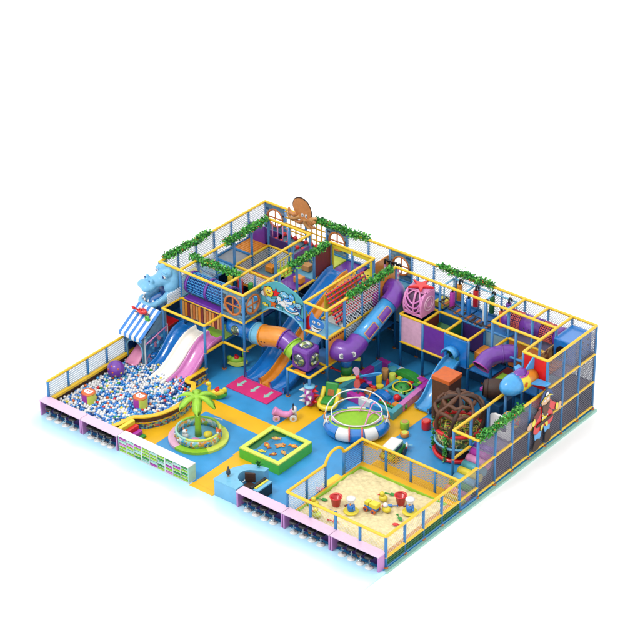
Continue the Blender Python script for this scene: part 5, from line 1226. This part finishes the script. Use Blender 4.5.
C = V(11.35, 5.95); o = thing('propeller_toy', 'tiny white toy plane with a red nose behind the green van', 'toy plane', C, world=False, rot=.6)
k = MB(); k.tube([(0, -.2, .15), (0, 0, .16), (0, .2, .15)], [.05, .08, .03], 'white', 10); k.build('body', o); k = MB(); k.box((-.25, -.05, .15), (.25, .05, .17), 'light_blue'); k.build('wing', o); k = MB(); k.ball((0, -.22, .15), .05, 'red', 8); k.build('nose', o)

def bird(name, lab, C, rot, m1, m2, rock):
    o = thing(name, lab, 'rocking toy', C, 'bird shaped rockers', world=False, rot=rot)
    k = MB()
    k.prism([(-.5, .22)]+[(-.5+.1*i, .22-.2*math.sin(PI*i/10)) for i in range(1, 10)]+[(.5, .22), (.42, .28), (-.42, .28)], (0, 0, 0), (0, 1, 0), (0, 0, 1), -.14, .14, rock); k.build('rocker', o, bevel=.02)
    k = MB(); k.ball((0, .05, .34), (.17, .36, .16), m1, 16); k.tube(cat_spline([(0, -.25, .34), (0, -.34, .5), (0, -.3, .68), (0, -.34, .78)], 4), .075, m1, 12); k.ball((0, -.36, .8), (.1, .13, .1), m1, 14); k.build('body', o)
    k = MB(); k.cone((0, -.46, .79), (0, -.58, .77), .045, 'deep_orange'); k.build('beak', o)
    for x in (-.09, .09): k = MB(); k.ball((x, -.4, .84), .022, 'black', 8); k.build('eye', o)
    k = MB(); k.box((-.12, .0, .42), (.12, .14, .58), m2); k.ball((0, .02, .47), (.15, .12, .08), m2, 12); k.build('seat', o, bevel=.03)
    k = MB(); k.ball((0, .38, .44), (.08, .13, .14), m1, 12); k.build('tail', o); o.scale = (.92, .92, .95)
    return o
bird('bird_rocker', 'yellow bird rocking seat with green base and red seat beside the orange path', V(4.1, 4.3), -.89, 'yellow', 'red', 'green')
bird('bird_rocker', 'green and lime bird rocking seat with red saddle in the shade under the tower', V(3.25, 6.45), 2.2, 'lime', 'red', 'pale_lime')
C = V(6.9, 4.75); o = thing('ride_on_scooter', 'pink ride-on scooter with white handlebar shield on the orange path', 'ride-on scooter', C, world=False, rot=2.25); o.scale = (1.15, 1.15, 1.1)
k = MB(); P = cat_spline([(0, .42, .42), (0, .3, .36), (0, .05, .24), (0, -.15, .26), (0, -.32, .44)], 5); k.tube(P, [.15, .17, .17, .16, .15, .14]+[.13]*(len(P)-12)+[.11, .1, .1, .1, .1, .09], 'pink', 14); k.build('body', o)
k = MB(); k.ball((0, -.34, .46), (.17, .1, .14), 'white', 14); k.build('shield', o)
k = MB(); k.cyl((-.2, -.3, .58), (.2, -.3, .58), .025, 'black', 8); k.build('handlebar', o)
for x in (-.12, .12):
    for y in (-.3, .32): k = MB(); k.cyl((x-.05, y, .13), (x+.05, y, .13), .13, 'pale_pink' if y > 0 else 'cloud', 18); k.cyl((x-.055, y, .13), (x+.055, y, .13), .06, 'tan', 12); k.build('wheel', o)
C = V(7.62, 6.3); o = thing('ride_on_cart', 'yellow ride-on cart with tall green backed seat left of the spinning pod', 'ride-on cart', C, world=False, rot=.35); o.scale = (1.1, 1.1, 1.15)
k = MB(); P = cat_spline([(-.3, .42, .62), (-.32, .1, .35), (-.3, -.25, .22), (0, -.42, .2), (.3, -.25, .22), (.32, .1, .35), (.3, .42, .62)], 5); k.tube(P, .09, 'yellow', 12); k.build('frame', o)
k = MB(); k.box((-.27, -.32, .16), (.27, .3, .26), 'yellow'); k.build('tray', o, bevel=.04)
k = MB(); M = Matrix.Rotation(-.35, 4, 'X'); k.box((-.26, .12, .25), (.26, .24, .95), 'green', M); bk = k.build('backrest', o, bevel=.05)
k = MB(); k.box((-.12, .10, .45), (.12, .118, .68), 'wood_orange', M); k.build('back_print', bk)
k = MB(); k.box((-.25, -.28, .26), (.25, .18, .38), 'green'); k.build('seat', o, bevel=.04)
for x, y in ((-.24, -.28), (.24, -.28), (-.24, .25), (.24, .25)): k = MB(); k.cyl((x-.04, y, .1), (x+.04, y, .1), .1, 'black', 14); k.build('wheel', o)
# ---------------------------------------------------------------- fishing pond
x0, y0, x1, y1 = 7.2*B, 1.92*B, 8.95*B, 3.72*B; hz = .52
o = thing('fishing_pond', 'low square fishing pond with green sides, pale yellow rim and blue water', 'fishing pond', V(8.07, 2.8))
k = MB()
for a, b_ in (((x0, y0), (x1, y0+.14)), ((x0, y1-.14), (x1, y1)), ((x0, y0+.14), (x0+.14, y1-.14)), ((x1-.14, y0+.14), (x1, y1-.14))): k.box((a[0], a[1], .005), (b_[0], b_[1], hz-.06), 'pond_green')
k.build('side_wall', o)
k = MB()
for P in ([(x0, y0), (x1, y0), (x1-.2, y0+.2), (x0+.2, y0+.2)], [(x1, y0), (x1, y1), (x1-.2, y1-.2), (x1-.2, y0+.2)], [(x1, y1), (x0, y1), (x0+.2, y1-.2), (x1-.2, y1-.2)], [(x0, y1), (x0, y0), (x0+.2, y0+.2), (x0+.2, y1-.2)]): k.prism(P, (0, 0, 0), (1, 0, 0), (0, 1, 0), hz-.058, hz, 'pale_lime')
k.build('rim', o)
k = MB(); k.box((x0+.15, y0+.15, .1), (x1-.15, y1-.15, hz-.13), 'pond_water'); wt = k.build('water', o)
k = MB(); k.prism(smooth2([(x0+.2, y0+.3), (x0+.22, y1-.2), (x0+.9, y1-.2), (x0+.6, y1-.5), (x0+.45, y1-1.1), (x0+.5, y0+.5)]), (0, 0, 0), (1, 0, 0), (0, 1, 0), hz-.13, hz-.128, 'dark_green'); k.build('weed_print', wt)
for i, (u, v, s, f, r, m_) in enumerate(((.28, .78, .20, 1, .5, 'tan'), (.3, .42, .23, 1, -.5, 'wood_orange'), (.55, .6, .25, 1, .9, 'tan'), (.82, .78, .21, -1, .2, 'orange'), (.36, .16, .17, 1, .4, 'yellow'), (.66, .22, .16, -1, .8, 'wood_orange'), (.82, .42, .19, 1, -.4, 'tan'))):
    c = Vector((x0+.2+(x1-x0-.4)*u, y0+.2+(y1-y0-.4)*v, hz-.125)); k = MB()
    if i == 2:
        k.ball((0, 0, .03), (.16, .13, .05), m_, 12); [k.ball((.17*math.cos(q), .15*math.sin(q), .02), (.08, .05, .03), 'orange', 8) for q in (.7, 2.4, 3.9, 5.5)]; k.ball((.2, 0, .03), .05, 'orange', 8)
    else: k.prism(fish2(0, 0, s, f), (0, 0, 0), (1, 0, 0), (0, 1, 0), 0, .04, m_); k.ball((-.6*s*f, .05, .045), .02, 'black', 6); k.ball((0, 0, .04), (.3*s, .2*s, .02), 'yellow' if m_ != 'yellow' else 'orange', 8)
    f_ = k.build('toy_turtle' if i == 2 else 'toy_fish'); f_.location = c; f_.rotation_euler = (0, 0, r)
    tag(f_, 'tan toy turtle floating in the middle of the fishing pond' if i == 2 else ['tan toy fish near the far corner of the fishing pond', 'broad brown orange toy fish near the left rim of the fishing pond', '', 'bright orange toy fish at the right corner of the fishing pond', 'small yellow toy fish by the left rim over the dark weed', 'small brown toy fish near the front corner of the fishing pond', 'tan toy fish floating right of the turtle by the front rim'][i], 'toy turtle' if i == 2 else 'toy fish', 'toys floating in the fishing pond')

# ---------------------------------------------------------------- palm play ring
C = V(5.3, 1.95); o = thing('play_ring', 'round toddler ring with cartoon print wall on a pink, green and yellow base', 'play ring', C)
N = 36; k = MB()
for i in range(N):
    t0, t1 = 2*PI*i/N, 2*PI*(i+1)/N; m_ = 'pale_lime' if (t0 < 1.2 or t0 > 5.6) else 'pale_pink' if 2.6 < t0 < 4.4 else 'lime'
    R1, R0, zt = 1.27, .9, .12
    q = [C+Vector((R*math.cos(t), R*math.sin(t), z_)) for R, t, z_ in ((R1, t0, .004), (R1, t1, .004), (R1, t1, zt), (R1, t0, zt), (R0, t1, zt), (R0, t0, zt))]
    k.add(q, [(0, 1, 2, 3), (3, 2, 4, 5)], m_, False)
k.cyl(C+Vector((0, 0, .06)), C+Vector((0, 0, .098)), .95, 'light_blue', 36); k.build('base', o)
k = MB(); k.pipe([C+Vector((0, 0, .1)), C+Vector((0, 0, .48))], .97, 'print_fun', 40, .09, 'print_fun'); k.build('printed_wall', o)
k = MB(); k.tube([C+Vector((.925*math.cos(2*PI*i/40), .925*math.sin(2*PI*i/40), .49)) for i in range(40)], .055, lambda i: 'pale_lime' if i % 40 < 8 or i > 30 else 'lime' if i < 20 else 'mint', 8, closed=True); k.build('wall_rim', o)
wl = None
k = MB(); rr = random.Random(8)
for i in range(12):   # cartoon bicycles and bears printed on the outside
    t = -2.6+i*.36; ex = Vector((-math.sin(t), math.cos(t), 0)); p_ = C+Vector((.975*math.cos(t), .975*math.sin(t), .28))
    if i % 3 == 0:
        for q in (-.1, .1): k.tube([p_+ex*(q+.065*math.cos(a))+Vector((0, 0, -.03+.065*math.sin(a))) for a in [j*PI/6 for j in range(12)]], .012, 'slide_blue', 5, closed=True)
        k.cyl(p_-ex*.1+Vector((0, 0, .03)), p_+ex*.1+Vector((0, 0, .05)), .013, 'slide_blue', 5)
    else: k.ball(p_, (.06, .06, .085), rr.choice(('tan', 'white', 'orange')), 8); k.ball(p_+Vector((0, 0, .1)), .04, rr.choice(('tan', 'white', 'orange')), 8)
k.build('cartoon_print', o)
for a, m_ in ((2.3, 'deep_orange'), (0.3, 'deep_orange')):
    p_ = C+Vector((.92*math.cos(a), .92*math.sin(a), .52)); k = MB(); k.ball(p_+Vector((0, 0, .08)), (.12, .12, .1), m_, 12); 
    for q in (-.09, .09): k.ball(p_+Vector((q, 0, .17)), .045, m_, 8)
    k.ball(p_+Vector((.05, -.1, .06)), (.06, .05, .05), 'white', 8); k.build('animal_head', o)
k = MB(); k.cyl(C+Vector((.1, .9, .6)), C+Vector((.6, .85, .74)), .025, 'cloud', 8); k.build('handle', o)
T = V(5.25, 2.0); o = thing('foam_palm', 'lime green foam palm tree standing in the middle of the toddler ring', 'palm tree', T)
k = MB(); P = [T+Vector((0, 0, z_)) for z_ in (.1, .6, 1.1, 1.45, 1.75, 1.98)]; k.tube(P, [.15, .13, .125, .14, .21, .26], lambda i: 'lime' if i < 3 else 'green', 16); k.build('trunk', o)
for i in range(6):
    a = 2*PI*i/6+.2; d = Vector((math.cos(a), math.sin(a), 0)); e = Vector((-math.sin(a), math.cos(a), 0)); L = .95 if i % 2 else .85; P = []
    for t, zz, w_ in ((0, .0, .1), (.3, .10, .17), (.6, .04, .21), (.85, -.14, .19), (1.0, -.32, .06)): P.append((T+Vector((0, 0, 2.0+zz))+d*L*t, w_))
    vs = []; 
    for p_, w_ in P: vs += [p_-e*w_+Vector((0, 0, -.03)), p_+Vector((0, 0, .03)), p_+e*w_+Vector((0, 0, -.03)), p_+Vector((0, 0, -.05))]
    fs = []
    for j in range(4):
        for q in range(4): fs.append((j*4+q, j*4+(q+1) % 4, (j+1)*4+(q+1) % 4, (j+1)*4+q))
    k = MB(); k.add(vs, fs, 'lime', True); k.build('frond', o)
k = MB(); k.ball(T+Vector((0, 0, 2.0)), (.2, .2, .1), 'lime', 12); k.build('crown_hub', o)
k = MB(); c = V(5.45, 1.85)+Vector((0, 0, .1)); k.ball(c+Vector((.05, -.25, .06)), (.3, .2, .08), 'pink', 16); o = k.build('soft_cushion', None, off=c); tag(o, 'flat pink oval cushion lying at the foot of the foam palm', 'cushion')
k = MB(); c = V(5.6, 2.12)+Vector((0, 0, .1)); k.ball(c+Vector((0, 0, .14)), (.2, .2, .15), 'yellow', 16); o = k.build('soft_cushion', None, off=c); tag(o, 'round yellow cushion right of the foam palm trunk', 'cushion')
k = MB(); c = V(5.0, 1.6)+Vector((0, 0, .1)); k.ball(c+Vector((0, 0, .14)), (.15, .13, .14), 'white', 14); k.ball(c+Vector((0, -.02, .32)), .11, 'white', 12); k.ball(c+Vector((-.09, 0, .42)), .04, 'deep_orange', 8); k.ball(c+Vector((.09, 0, .42)), .04, 'deep_orange', 8); k.ball(c+Vector((.04, -.1, .33)), .025, 'black', 6); o = k.build('plush_toy', None, off=c); tag(o, 'small white plush animal sitting inside the ring left of the palm', 'plush toy')

# ---------------------------------------------------------------- desks and bar stools on the front edge
def desk(u0, u1, lab, part=None, top='desk_pink'):
    o = thing('bar_desk', lab, 'bar desk', V((u0+u1)/2, -.2), 'pink bar desks along the front edge', world=True)
    z1 = .76; k = MB(); k.box((u0*B+.004, -.46, z1-.07), (u1*B-.004, .02, z1), top); k.build('desk_top', o, bevel=.012)
    for x in (u0*B+.01, u1*B-.09):
        k = MB(); k.box((x, -.43, -.006), (x+.08, -.02, z1-.071), 'desk_side'); k.build('end_panel', o, bevel=.008)
    k = MB(); k.box((u0*B+.1, -.045, .002), (u1*B-.1, -.02, z1-.072), 'dark_purple'); k.build('back_panel', o)
    return o
for u0, u1, lab in ((-.12, 1.88, 'leftmost pink bar desk in front of the ball pit'), (1.89, 3.62, 'pink bar desk between the leftmost desk and the shoe cubbies'), (9.0, 11.0, 'pink bar desk joining the pale blue reception counter'), (11.01, 13.0, 'middle pink bar desk in front of the sand pit'), (13.01, 15.0, 'rightmost pink bar desk at the front corner of the sand pit')): desk(u0, u1, lab)
proto = thing('bar_stool', 'x', 'bar stool', (0, 0, 0), 'bar stools tucked under the pink desks', world=False)
k = MB(); k.lathe([(0, 0), (.17, 0), (.175, .012), (.12, .03), (.03, .045), (.03, .06), (0, .06)], (0, 0, -.005), 'white', 24); k.build('base', proto)
k = MB(); k.cyl((0, 0, .04), (0, 0, .46), .022, 'chrome', 10); k.cyl((0, 0, .3), (0, 0, .46), .03, 'chrome', 10); k.build('column', proto)
k = MB(); k.tube([(.10*math.cos(2*PI*i/16), -.04+.10*math.sin(2*PI*i/16), .2) for i in range(16)], .012, 'chrome', 6, closed=True); k.build('foot_rest', proto)
k = MB(); k.lathe([(0, .45), (.15, .46), (.19, .49), (.19, .53), (.16, .555), (0, .545)], (0, 0, 0), 'black', 24); k.build('seat', proto)
k = MB(); k.tube([(.18*math.cos(t), .18*math.sin(t), .6) for t in [PI*(.05+.9*i/10) for i in range(11)]], .03, 'dark_grey', 8); k.build('backrest', proto)
ords = ['first', 'second', 'third', 'fourth']
dn = [(-.12, 1.88, 'under the leftmost pink desk'), (1.89, 3.62, 'under the pink desk next to the shoe cubbies'), (9.0, 11.0, 'under the pink desk next to the reception counter'), (11.01, 13.0, 'under the middle pink desk before the sand pit'), (13.01, 15.0, 'under the rightmost pink desk')]
first = True
for u0, u1, lab in dn:
    for i in range(4):
        u = u0+.28+(u1-u0-.5)*(i+.3)/4+.05; loc = (u*B, -.36+random.uniform(-.015, .015), 0); L = 'black bar stool, '+ords[i]+' from left '+lab
        if first: proto.location = loc; proto['label'] = L; first = False
        else: copy_tree(proto, loc, random.uniform(-.25, .25), L)
# shoe cubbies
o = thing('shoe_cubby', 'long white shoe cubby shelf with coloured trays beside the entrance', 'shoe cubby', V(5.25, -.2))
u0, u1, z1 = 3.66*B, 6.88*B, .80; k = MB(); k.box((u0, -.44, z1-.05), (u1, .03, z1), 'white'); k.build('top', o, bevel=.01)
k = MB(); k.box((u0, -.42, 0.0), (u1, .02, .04), 'cloud'); k.build('plinth', o)
k = MB(); k.box((u0, .0, .041), (u1, .02, z1-.051), 'mint'); k.build('back_panel', o)
for x in (u0, u1-.04): k = MB(); k.box((x, -.42, .041), (x+.04, -.001, z1-.051), 'mint'); k.build('end_panel', o)
nc, nr = 9, 5
for i in range(1, nc): x = u0+(u1-u0)*i/nc; k = MB(); k.box((x-.012 if i % 3 else x-.025, -.42, .041), (x+.012 if i % 3 else x+.025, -.001, z1-.051), 'cloud'); k.build('divider', o)
for j in range(1, nr): z = .04+(z1-.09)*j/nr; k = MB(); k.box((u0+.041, -.415, z-.008), (u1-.041, -.002, z+.008), 'cloud'); k.build('shelf', o)
cl = ['lime', 'mint', 'slide_pink', 'green', 'magenta', 'pale_lime', 'green', 'teal']
for i in range(nc):
    for j in range(nr):
        a = u0+(u1-u0)*i/nc+.03; b_ = u0+(u1-u0)*(i+1)/nc-.03; z = .04+(z1-.09)*j/nr+.012
        k = MB(); k.box((a, -.405, z), (b_, -.1, z+.075), cl[(i*3+j*5+(i*j) % 3) % 8] if (i+j) % 2 == 0 else ('lime' if (i+j*2) % 3 else 'mint')); k.build('tray', o)
# reception counter
o = thing('reception_counter', 'pale blue reception counter with a round cut-out beside the entrance', 'counter', V(8.5, .4))
zt = .80
outl = [V(7.95, -.33), V(8.98, -.33), V(9.02, -.1), V(9.05, .2), V(8.95, .35)]
arc = [V(8.88, .52)+Vector((.50*math.cos(t), .50*math.sin(t), 0)) for t in [-1.6-i*.35 for i in range(9)]]
inner_end = [V(9.25, 1.52), V(9.2, 1.62)]
outer2 = [V(8.9, 1.75), V(8.45, 1.6), V(8.12, 1.25), V(8.02, .8)]
pl = [(p.x, p.y) for p in [V(7.98, -.33), V(8.98, -.33), V(8.98, .06)]+arc+[V(9.05, 1.06), V(9.05, 1.3), V(8.6, 1.22), V(8.28, 1.0), V(8.08, .62), V(7.99, .2)]]
k = MB(); k.prism(pl, (0, 0, 0), (1, 0, 0), (0, 1, 0), zt-.05, zt, 'light_blue'); k.build('counter_top', o)
k = MB(); ins = [(x+(8.55*B-x)*.03, y+(.7*B-y)*.02) for x, y in pl]; k.prism(ins, (0, 0, 0), (1, 0, 0), (0, 1, 0), 0.006, zt-.051, 'hippo_blue'); k.build('counter_body', o)
c = V(8.28, .1)+Vector((0, 0, zt)); o = thing('potted_plant', 'narrow dark cone plant standing on the front of the reception counter', 'plant', c)
k = MB(); k.cyl(c, c+Vector((0, 0, .06)), .05, 'tan', 10); k.build('pot', o); k = MB(); k.tube([c+Vector((0, 0, z_)) for z_ in (.06, .12, .25, .38, .5)], [.03, .09, .085, .045, .008], 'dark_grey', 8); k.build('foliage', o)
c = V(8.72, 1.14)+Vector((0, 0, zt)); o = thing('potted_plant', 'spiky green potted plant on the rear end of the reception counter', 'plant', c)
k = MB(); k.cyl(c, c+Vector((0, 0, .09)), .06, 'teal', 12); k.build('pot', o)
k = MB(); rr = random.Random(5)
for i in range(34):
    a = rr.uniform(0, 2*PI); e = rr.uniform(.3, 1.4); d = Vector((math.cos(a)*math.cos(e), math.sin(a)*math.cos(e), math.sin(e))); L = rr.uniform(.2, .34); s_ = d.cross(Vector((0, 0, 1))).normalized()*.018; p_ = c+Vector((0, 0, .08)); m_ = p_+d*L*.6; t_ = p_+d*L+Vector((0, 0, -.06)); k.add([p_-s_*.5, p_+s_*.5, m_+s_, t_, m_-s_], [(0, 1, 2, 3, 4)], rr.choice(('leaf_green', 'dark_green')))
k.build('leaves', o)
c = V(9.35, .5); o = thing('cash_desk', 'black cash desk with cream keyboard strip behind the reception counter', 'cash desk', c)
k = MB(); k.box(V(9.12, .2, 0)+Vector((0, 0, .005)), V(9.22, .98)+Vector((0, 0, .62)), 'black'); k.build('side', o, bevel=.01)
k = MB(); k.box(V(9.22, .22)+Vector((.01, 0, .50)), V(9.45, .98)+Vector((0, 0, .56)), 'light_blue'); k.build('desk_top', o)
k = MB(); k.box(V(9.24, .3)+Vector((.0, 0, .561)), V(9.32, .95)+Vector((0, 0, .59)), 'yellow'); k.build('keyboard', o)
k = MB(); k.box(V(9.41, .22)+Vector((.01, 0, .005)), V(9.45, .98)+Vector((0, 0, .49)), 'black'); k.build('front', o)
c = V(8.92, .42); o = thing('swivel_chair', 'dark brown swivel chair in the cut-out of the reception counter', 'chair', c)
k = MB(); k.box(c+Vector((-.2, -.18, .42)), c+Vector((.2, .2, .5)), 'dark_brown'); k.build('seat', o, bevel=.03)
k = MB(); M = Matrix.Translation(c) @ Matrix.Rotation(.5, 4, 'Z'); k.box((-.22, .16, .5), (.22, .24, .95), 'dark_brown', M); k.build('backrest', o, bevel=.04)
k = MB(); k.cyl(c+Vector((0, 0, .05)), c+Vector((0, 0, .42)), .03, 'chrome', 8); k.build('column', o)
k = MB(); [k.cyl(c+Vector((0, 0, .06)), c+Vector((.25*math.cos(a), .25*math.sin(a), .03)), .025, 'dark_grey', 6) for a in (0, 1.26, 2.5, 3.77, 5.0)]; k.build('foot', o)
k = MB(); k.tube([c+Vector((-.28, -.1, .55)), c+Vector((-.27, .2, .6)), c+Vector((-.1, .28, .62))], .02, 'cloud', 8); k.build('armrest', o)

# ---------------------------------------------------------------- sand pit
us = 10.92
o = thing('fence', 'yellow railed fence on blue posts with fine nets around the sand pit', 'fence', V(13, 2))
zt = 1.06
for p in [(us, 0), (11.9, 0), (12.95, 0), (13.95, 0), (15, 0), (15, 1), (15, 2), (15, 3), (15, 4), (us, 4), (11.95, 4), (13, 4), (14, 4), (us, 1), (us, 2), (us, 3)]: post(o, *p, 0, zt if p not in ((us, 2), (us, 3)) else zt)
def rl(a, b_, z): rail(o, a, b_, z)
rl((us, 0), (15, 0), zt); rl((15, 0), (15, 4), zt); rl((us, 4), (15, 4), zt); rl((us, 0), (us, 2), zt); rl((us, 3), (us, 4), zt)
rl((15, 0), (15, 4), .36); rl((15, 4), (15, 5), zt) if False else None
rail(o, (15, 4), (15, 5), 1.06, z2=1.06); rail(o, (15, 0), (15, 4), .05, 'post_blue'); rail(o, (15, 4), (15, 5), .05, 'post_blue'); rail(o, (15, 4), (15, 5), .36)
k = MB(); k.tube(cat_spline([V(us, 2, zt), V(us, 2.12, zt+.18), V(us, 2.35, zt+.3), V(us, 2.65, zt+.3), V(us, 2.88, zt+.18), V(us, 3, zt)], 5), RR, 'rail_yellow', 10); k.build('gate_arch', o)
for i in range(4):
    pts_ = [us, 11.95, 13, 14, 15]; net(o, (pts_[i], 4), (pts_[i+1], 4), .3, zt, 'net_yellow', .085, .016)
pts_ = [us, 11.9, 12.95, 13.95, 15]
for i in range(4): net(o, (pts_[i], 0), (pts_[i+1], 0), .36, zt, 'net_grey', .15, .004)
for v in (0, 1, 2, 3): net(o, (15, v), (15, v+1), .36, zt, 'net_grey', .15, .004); net(o, (15, v), (15, v+1), .06, .36, 'dark_green', .06, .03)
net(o, (15, 4), (15, 5), .1, zt, 'net_dark', .085, .012)
for v in (0, 1, 3): net(o, (us, v), (us, v+1), .3, zt, 'net_blue' if v == 3 else 'net_grey', .075, .014)
o = thing('sand_pit', 'square sand pit with orange border and green trim', 'sand pit', V(13, 2))
k = MB(); X0, X1, Y0, Y1 = us*B+.06, 15*B-.06, .06, 4*B-.06
for a, b_ in (((X0, Y0), (X1, Y0+.12)), ((X0, Y1-.3), (X1, Y1)), ((X0, Y0+.12), (X0+.12, 2*B)), ((X0, 3*B), (X0+.12, Y1-.3)), ((X0, 2*B), (X0+.12, 3*B)), ((X1-.25, Y0+.12), (X1, Y1-.3))): k.box((a[0], a[1], .008), (b_[0], b_[1], .42), 'wood_orange' if a[0] < X1-.3 else 'tan', top='path_orange' if a[0] < X1-.3 else 'tan')
k.build('border', o)
k = MB()
for a, b_ in (((X0+.12, Y1-.36), (X1-.25, Y1-.301)), ((X0+.121, Y0+.12), (X0+.18, Y1-.36))): k.box((a[0], a[1], .2), (b_[0], b_[1], .43), 'lime')
k.build('trim', o)
k = MB(); k.box(V(us-.28, 2.15)+Vector((0, 0, .005)), V(us+.1, 2.95)+Vector((0, 0, .3)), 'yellow'); k.build('step', o, bevel=.02)
k = MB(); nx = 110; rr = random.Random(2)
from mathutils import noise
vs = []; x_0, x_1, y_0, y_1 = X0+.15, X1-.2, Y0+.1, Y1-.33
for j in range(nx+1):
    for i in range(nx+1):
        x = x_0+(x_1-x_0)*i/nx; y = y_0+(y_1-y_0)*j/nx
        vs.append((x, y, .33+.06*noise.noise(Vector((x*1.1, y*1.1, 0)))+.10*abs(noise.noise(Vector((x*3.2+4, y*3.2, 1))))+.015*noise.noise(Vector((x*9, y*9, 2)))))
k.add(vs, [(j*(nx+1)+i, j*(nx+1)+i+1, (j+1)*(nx+1)+i+1, (j+1)*(nx+1)+i) for j in range(nx) for i in range(nx)], 'sand', True); k.build('sand', o)
zs = .36
def bucket(lab, c):
    o = thing('bucket', lab, 'bucket', c, 'red buckets in the sand pit'); k = MB(); k.lathe([(.0, .01), (.13, .01), (.19, .33), (.215, .34), (.215, .36), (.18, .355), (.13, .06), (0, .06)], c, 'red', 24); k.build('tub', o)
    k = MB(); k.tube([c+Vector((.2*math.cos(t), .2*math.sin(t)*.7, .34+.03*math.sin(t))) for t in [PI*i/10 for i in range(11)]], .015, 'coral', 6); k.build('handle', o)
P_ = lambda u, v: V(u, v)+Vector((0, 0, zs))
bucket('red bucket in the left half of the sand pit', P_(11.85, 1.4)); bucket('red bucket in the right half of the sand pit', P_(13.48, 2.8))
def sailor(lab, c):
    o = thing('sand_boat_toy', lab, 'toy', c, 'sailor toys on yellow boats'); k = MB(); k.lathe([(0, 0), (.2, .01), (.26, .08), (.24, .1), (.0, .08)], c, 'yellow', 24); k.build('boat_base', o)
    k = MB(); k.lathe([(.1, .08), (.14, .2), (.12, .32), (.06, .36), (0, .36)], c, 'slide_blue', 18); k.build('body', o)
    k = MB(); k.ball(c+Vector((0, 0, .44)), .11, 'white', 16); k.lathe([(.11, .5), (.16, .56), (.13, .6), (0, .6)], c, 'white', 16); k.cone(c+Vector((.05, -.1, .43)), c+Vector((.09, -.17, .41)), .03, 'orange'); k.build('head', o)
    for s_ in (-1, 1): k = MB(); k.cyl(c+Vector((s_*.11, -.02, .28)), c+Vector((s_*.2, -.08, .22)), .035, 'dark_red' if s_ < 0 else 'slide_blue', 8); k.build('arm', o)
sailor('white headed sailor toy on a yellow boat beside the left red bucket', P_(12.5, 1.38)); sailor('white headed sailor toy on a yellow boat beside the right red bucket', P_(14.05, 2.55))
c = P_(12.95, 1.9); o = thing('toy_truck', 'yellow and blue toy truck with orange wheels in the middle of the sand pit', 'toy truck', c)
k = MB(); k.box(c+Vector((-.22, -.12, .08)), c+Vector((.24, .12, .2)), 'slide_blue'); k.build('chassis', o, bevel=.02)
k = MB(); k.box(c+Vector((-.02, -.13, .2)), c+Vector((.28, .13, .36)), 'yellow'); k.build('dumper', o, bevel=.02); k = MB(); k.box(c+Vector((-.22, -.11, .2)), c+Vector((-.06, .11, .34)), 'yellow'); k.build('cab', o, bevel=.02)
for x in (-.14, .16):
    for y in (-.13, .13): k = MB(); k.cyl(c+Vector((x, y-.03, .08)), c+Vector((x, y+.03, .08)), .09, 'deep_orange', 14); k.cyl(c+Vector((x, y-.035, .08)), c+Vector((x, y+.035, .08)), .04, 'dark_blue', 10); k.build('wheel', o)
def duck(lab, c, m1, m2):
    o = thing('toy_duck', lab, 'toy duck', c); k = MB(); k.ball(c+Vector((0, 0, .1)), (.16, .14, .11), m1, 14); k.build('body', o); k = MB(); k.ball(c+Vector((-.03, -.02, .26)), .09, m2, 12); k.cone(c+Vector((-.08, -.08, .25)), c+Vector((-.13, -.14, .24)), .035, 'red'); k.build('head', o)
duck('yellow toy duck with white head in the sand pit right of the truck', P_(13.38, 2.15), 'yellow', 'white'); duck('small yellow toy duck behind the truck in the sand pit', P_(12.9, 2.6), 'yellow', 'yellow'); duck('yellow toy duck near the left border of the sand pit', P_(11.3, .95), 'yellow', 'yellow')
duck('pale yellow toy duck close to the front fence of the sand pit', P_(11.75, .5), 'pale_lime', 'yellow')
def spade(lab, c, m_, r, nm='spade'):
    o = thing('sand_'+nm, lab, 'sand '+nm, c, world=False, rot=r); k = MB(); k.cyl((0, -.02, .04), (0, .17, .05), .018, m_, 8); k.cyl((-.04, .18, .05), (.04, .18, .05), .018, m_, 8); k.build('handle', o)
    k = MB(); k.prism([(-.06, 0), (.06, 0), (.065, -.12), (0, -.19), (-.065, -.12)], (0, 0, .04), (1, 0, 0), (0, 1, .05), 0, .02, m_); k.build('blade', o)
spade('red spade at the front of the sand pit by the yellow duck', P_(12.35, .6), 'red', 1.9); spade('blue spade left of the right red bucket', P_(13.35, 2.5), 'slide_blue', -1.0); spade('blue spade below the left red bucket', P_(11.95, 1.0), 'slide_blue', -1.2)
spade('red spade in front of the right sailor toy', P_(14.15, 1.75), 'red', -1.1); spade('green rake between the duck and the right sailor toy', P_(13.95, 2.1), 'green', 1.0, 'rake'); spade('green rake behind the truck in the sand pit', P_(12.9, 3.0), 'green', 1.9, 'rake'); spade('green rake near the left corner of the sand pit', P_(11.3, 1.35), 'green', 2.0, 'rake')
c = V(10.6, 2.0)+Vector((0, 0, .005)); k = MB()
for q in ((0, 0, .1), (.18, .1, .1), (.05, .2, .1)): k.ball(c+Vector(q), .11, random.choice(('hot_pink', 'pink', 'slide_pink')), 10)
leafy(k, [c+Vector((-.1, 0, .1)), c+Vector((.3, .2, .15))], .06, 30, .1, 9); o = k.build('flower_toy', None, off=c); tag(o, 'small heap of pink flowers with green leaves outside the sand pit fence', 'flowers')

for o in list(COL.objects):
    if o.parent is None and o.get('category') in ('bucket', 'toy', 'toy truck', 'toy duck', 'sand spade', 'sand rake'): o.scale = (1.22, 1.22, 1.22)
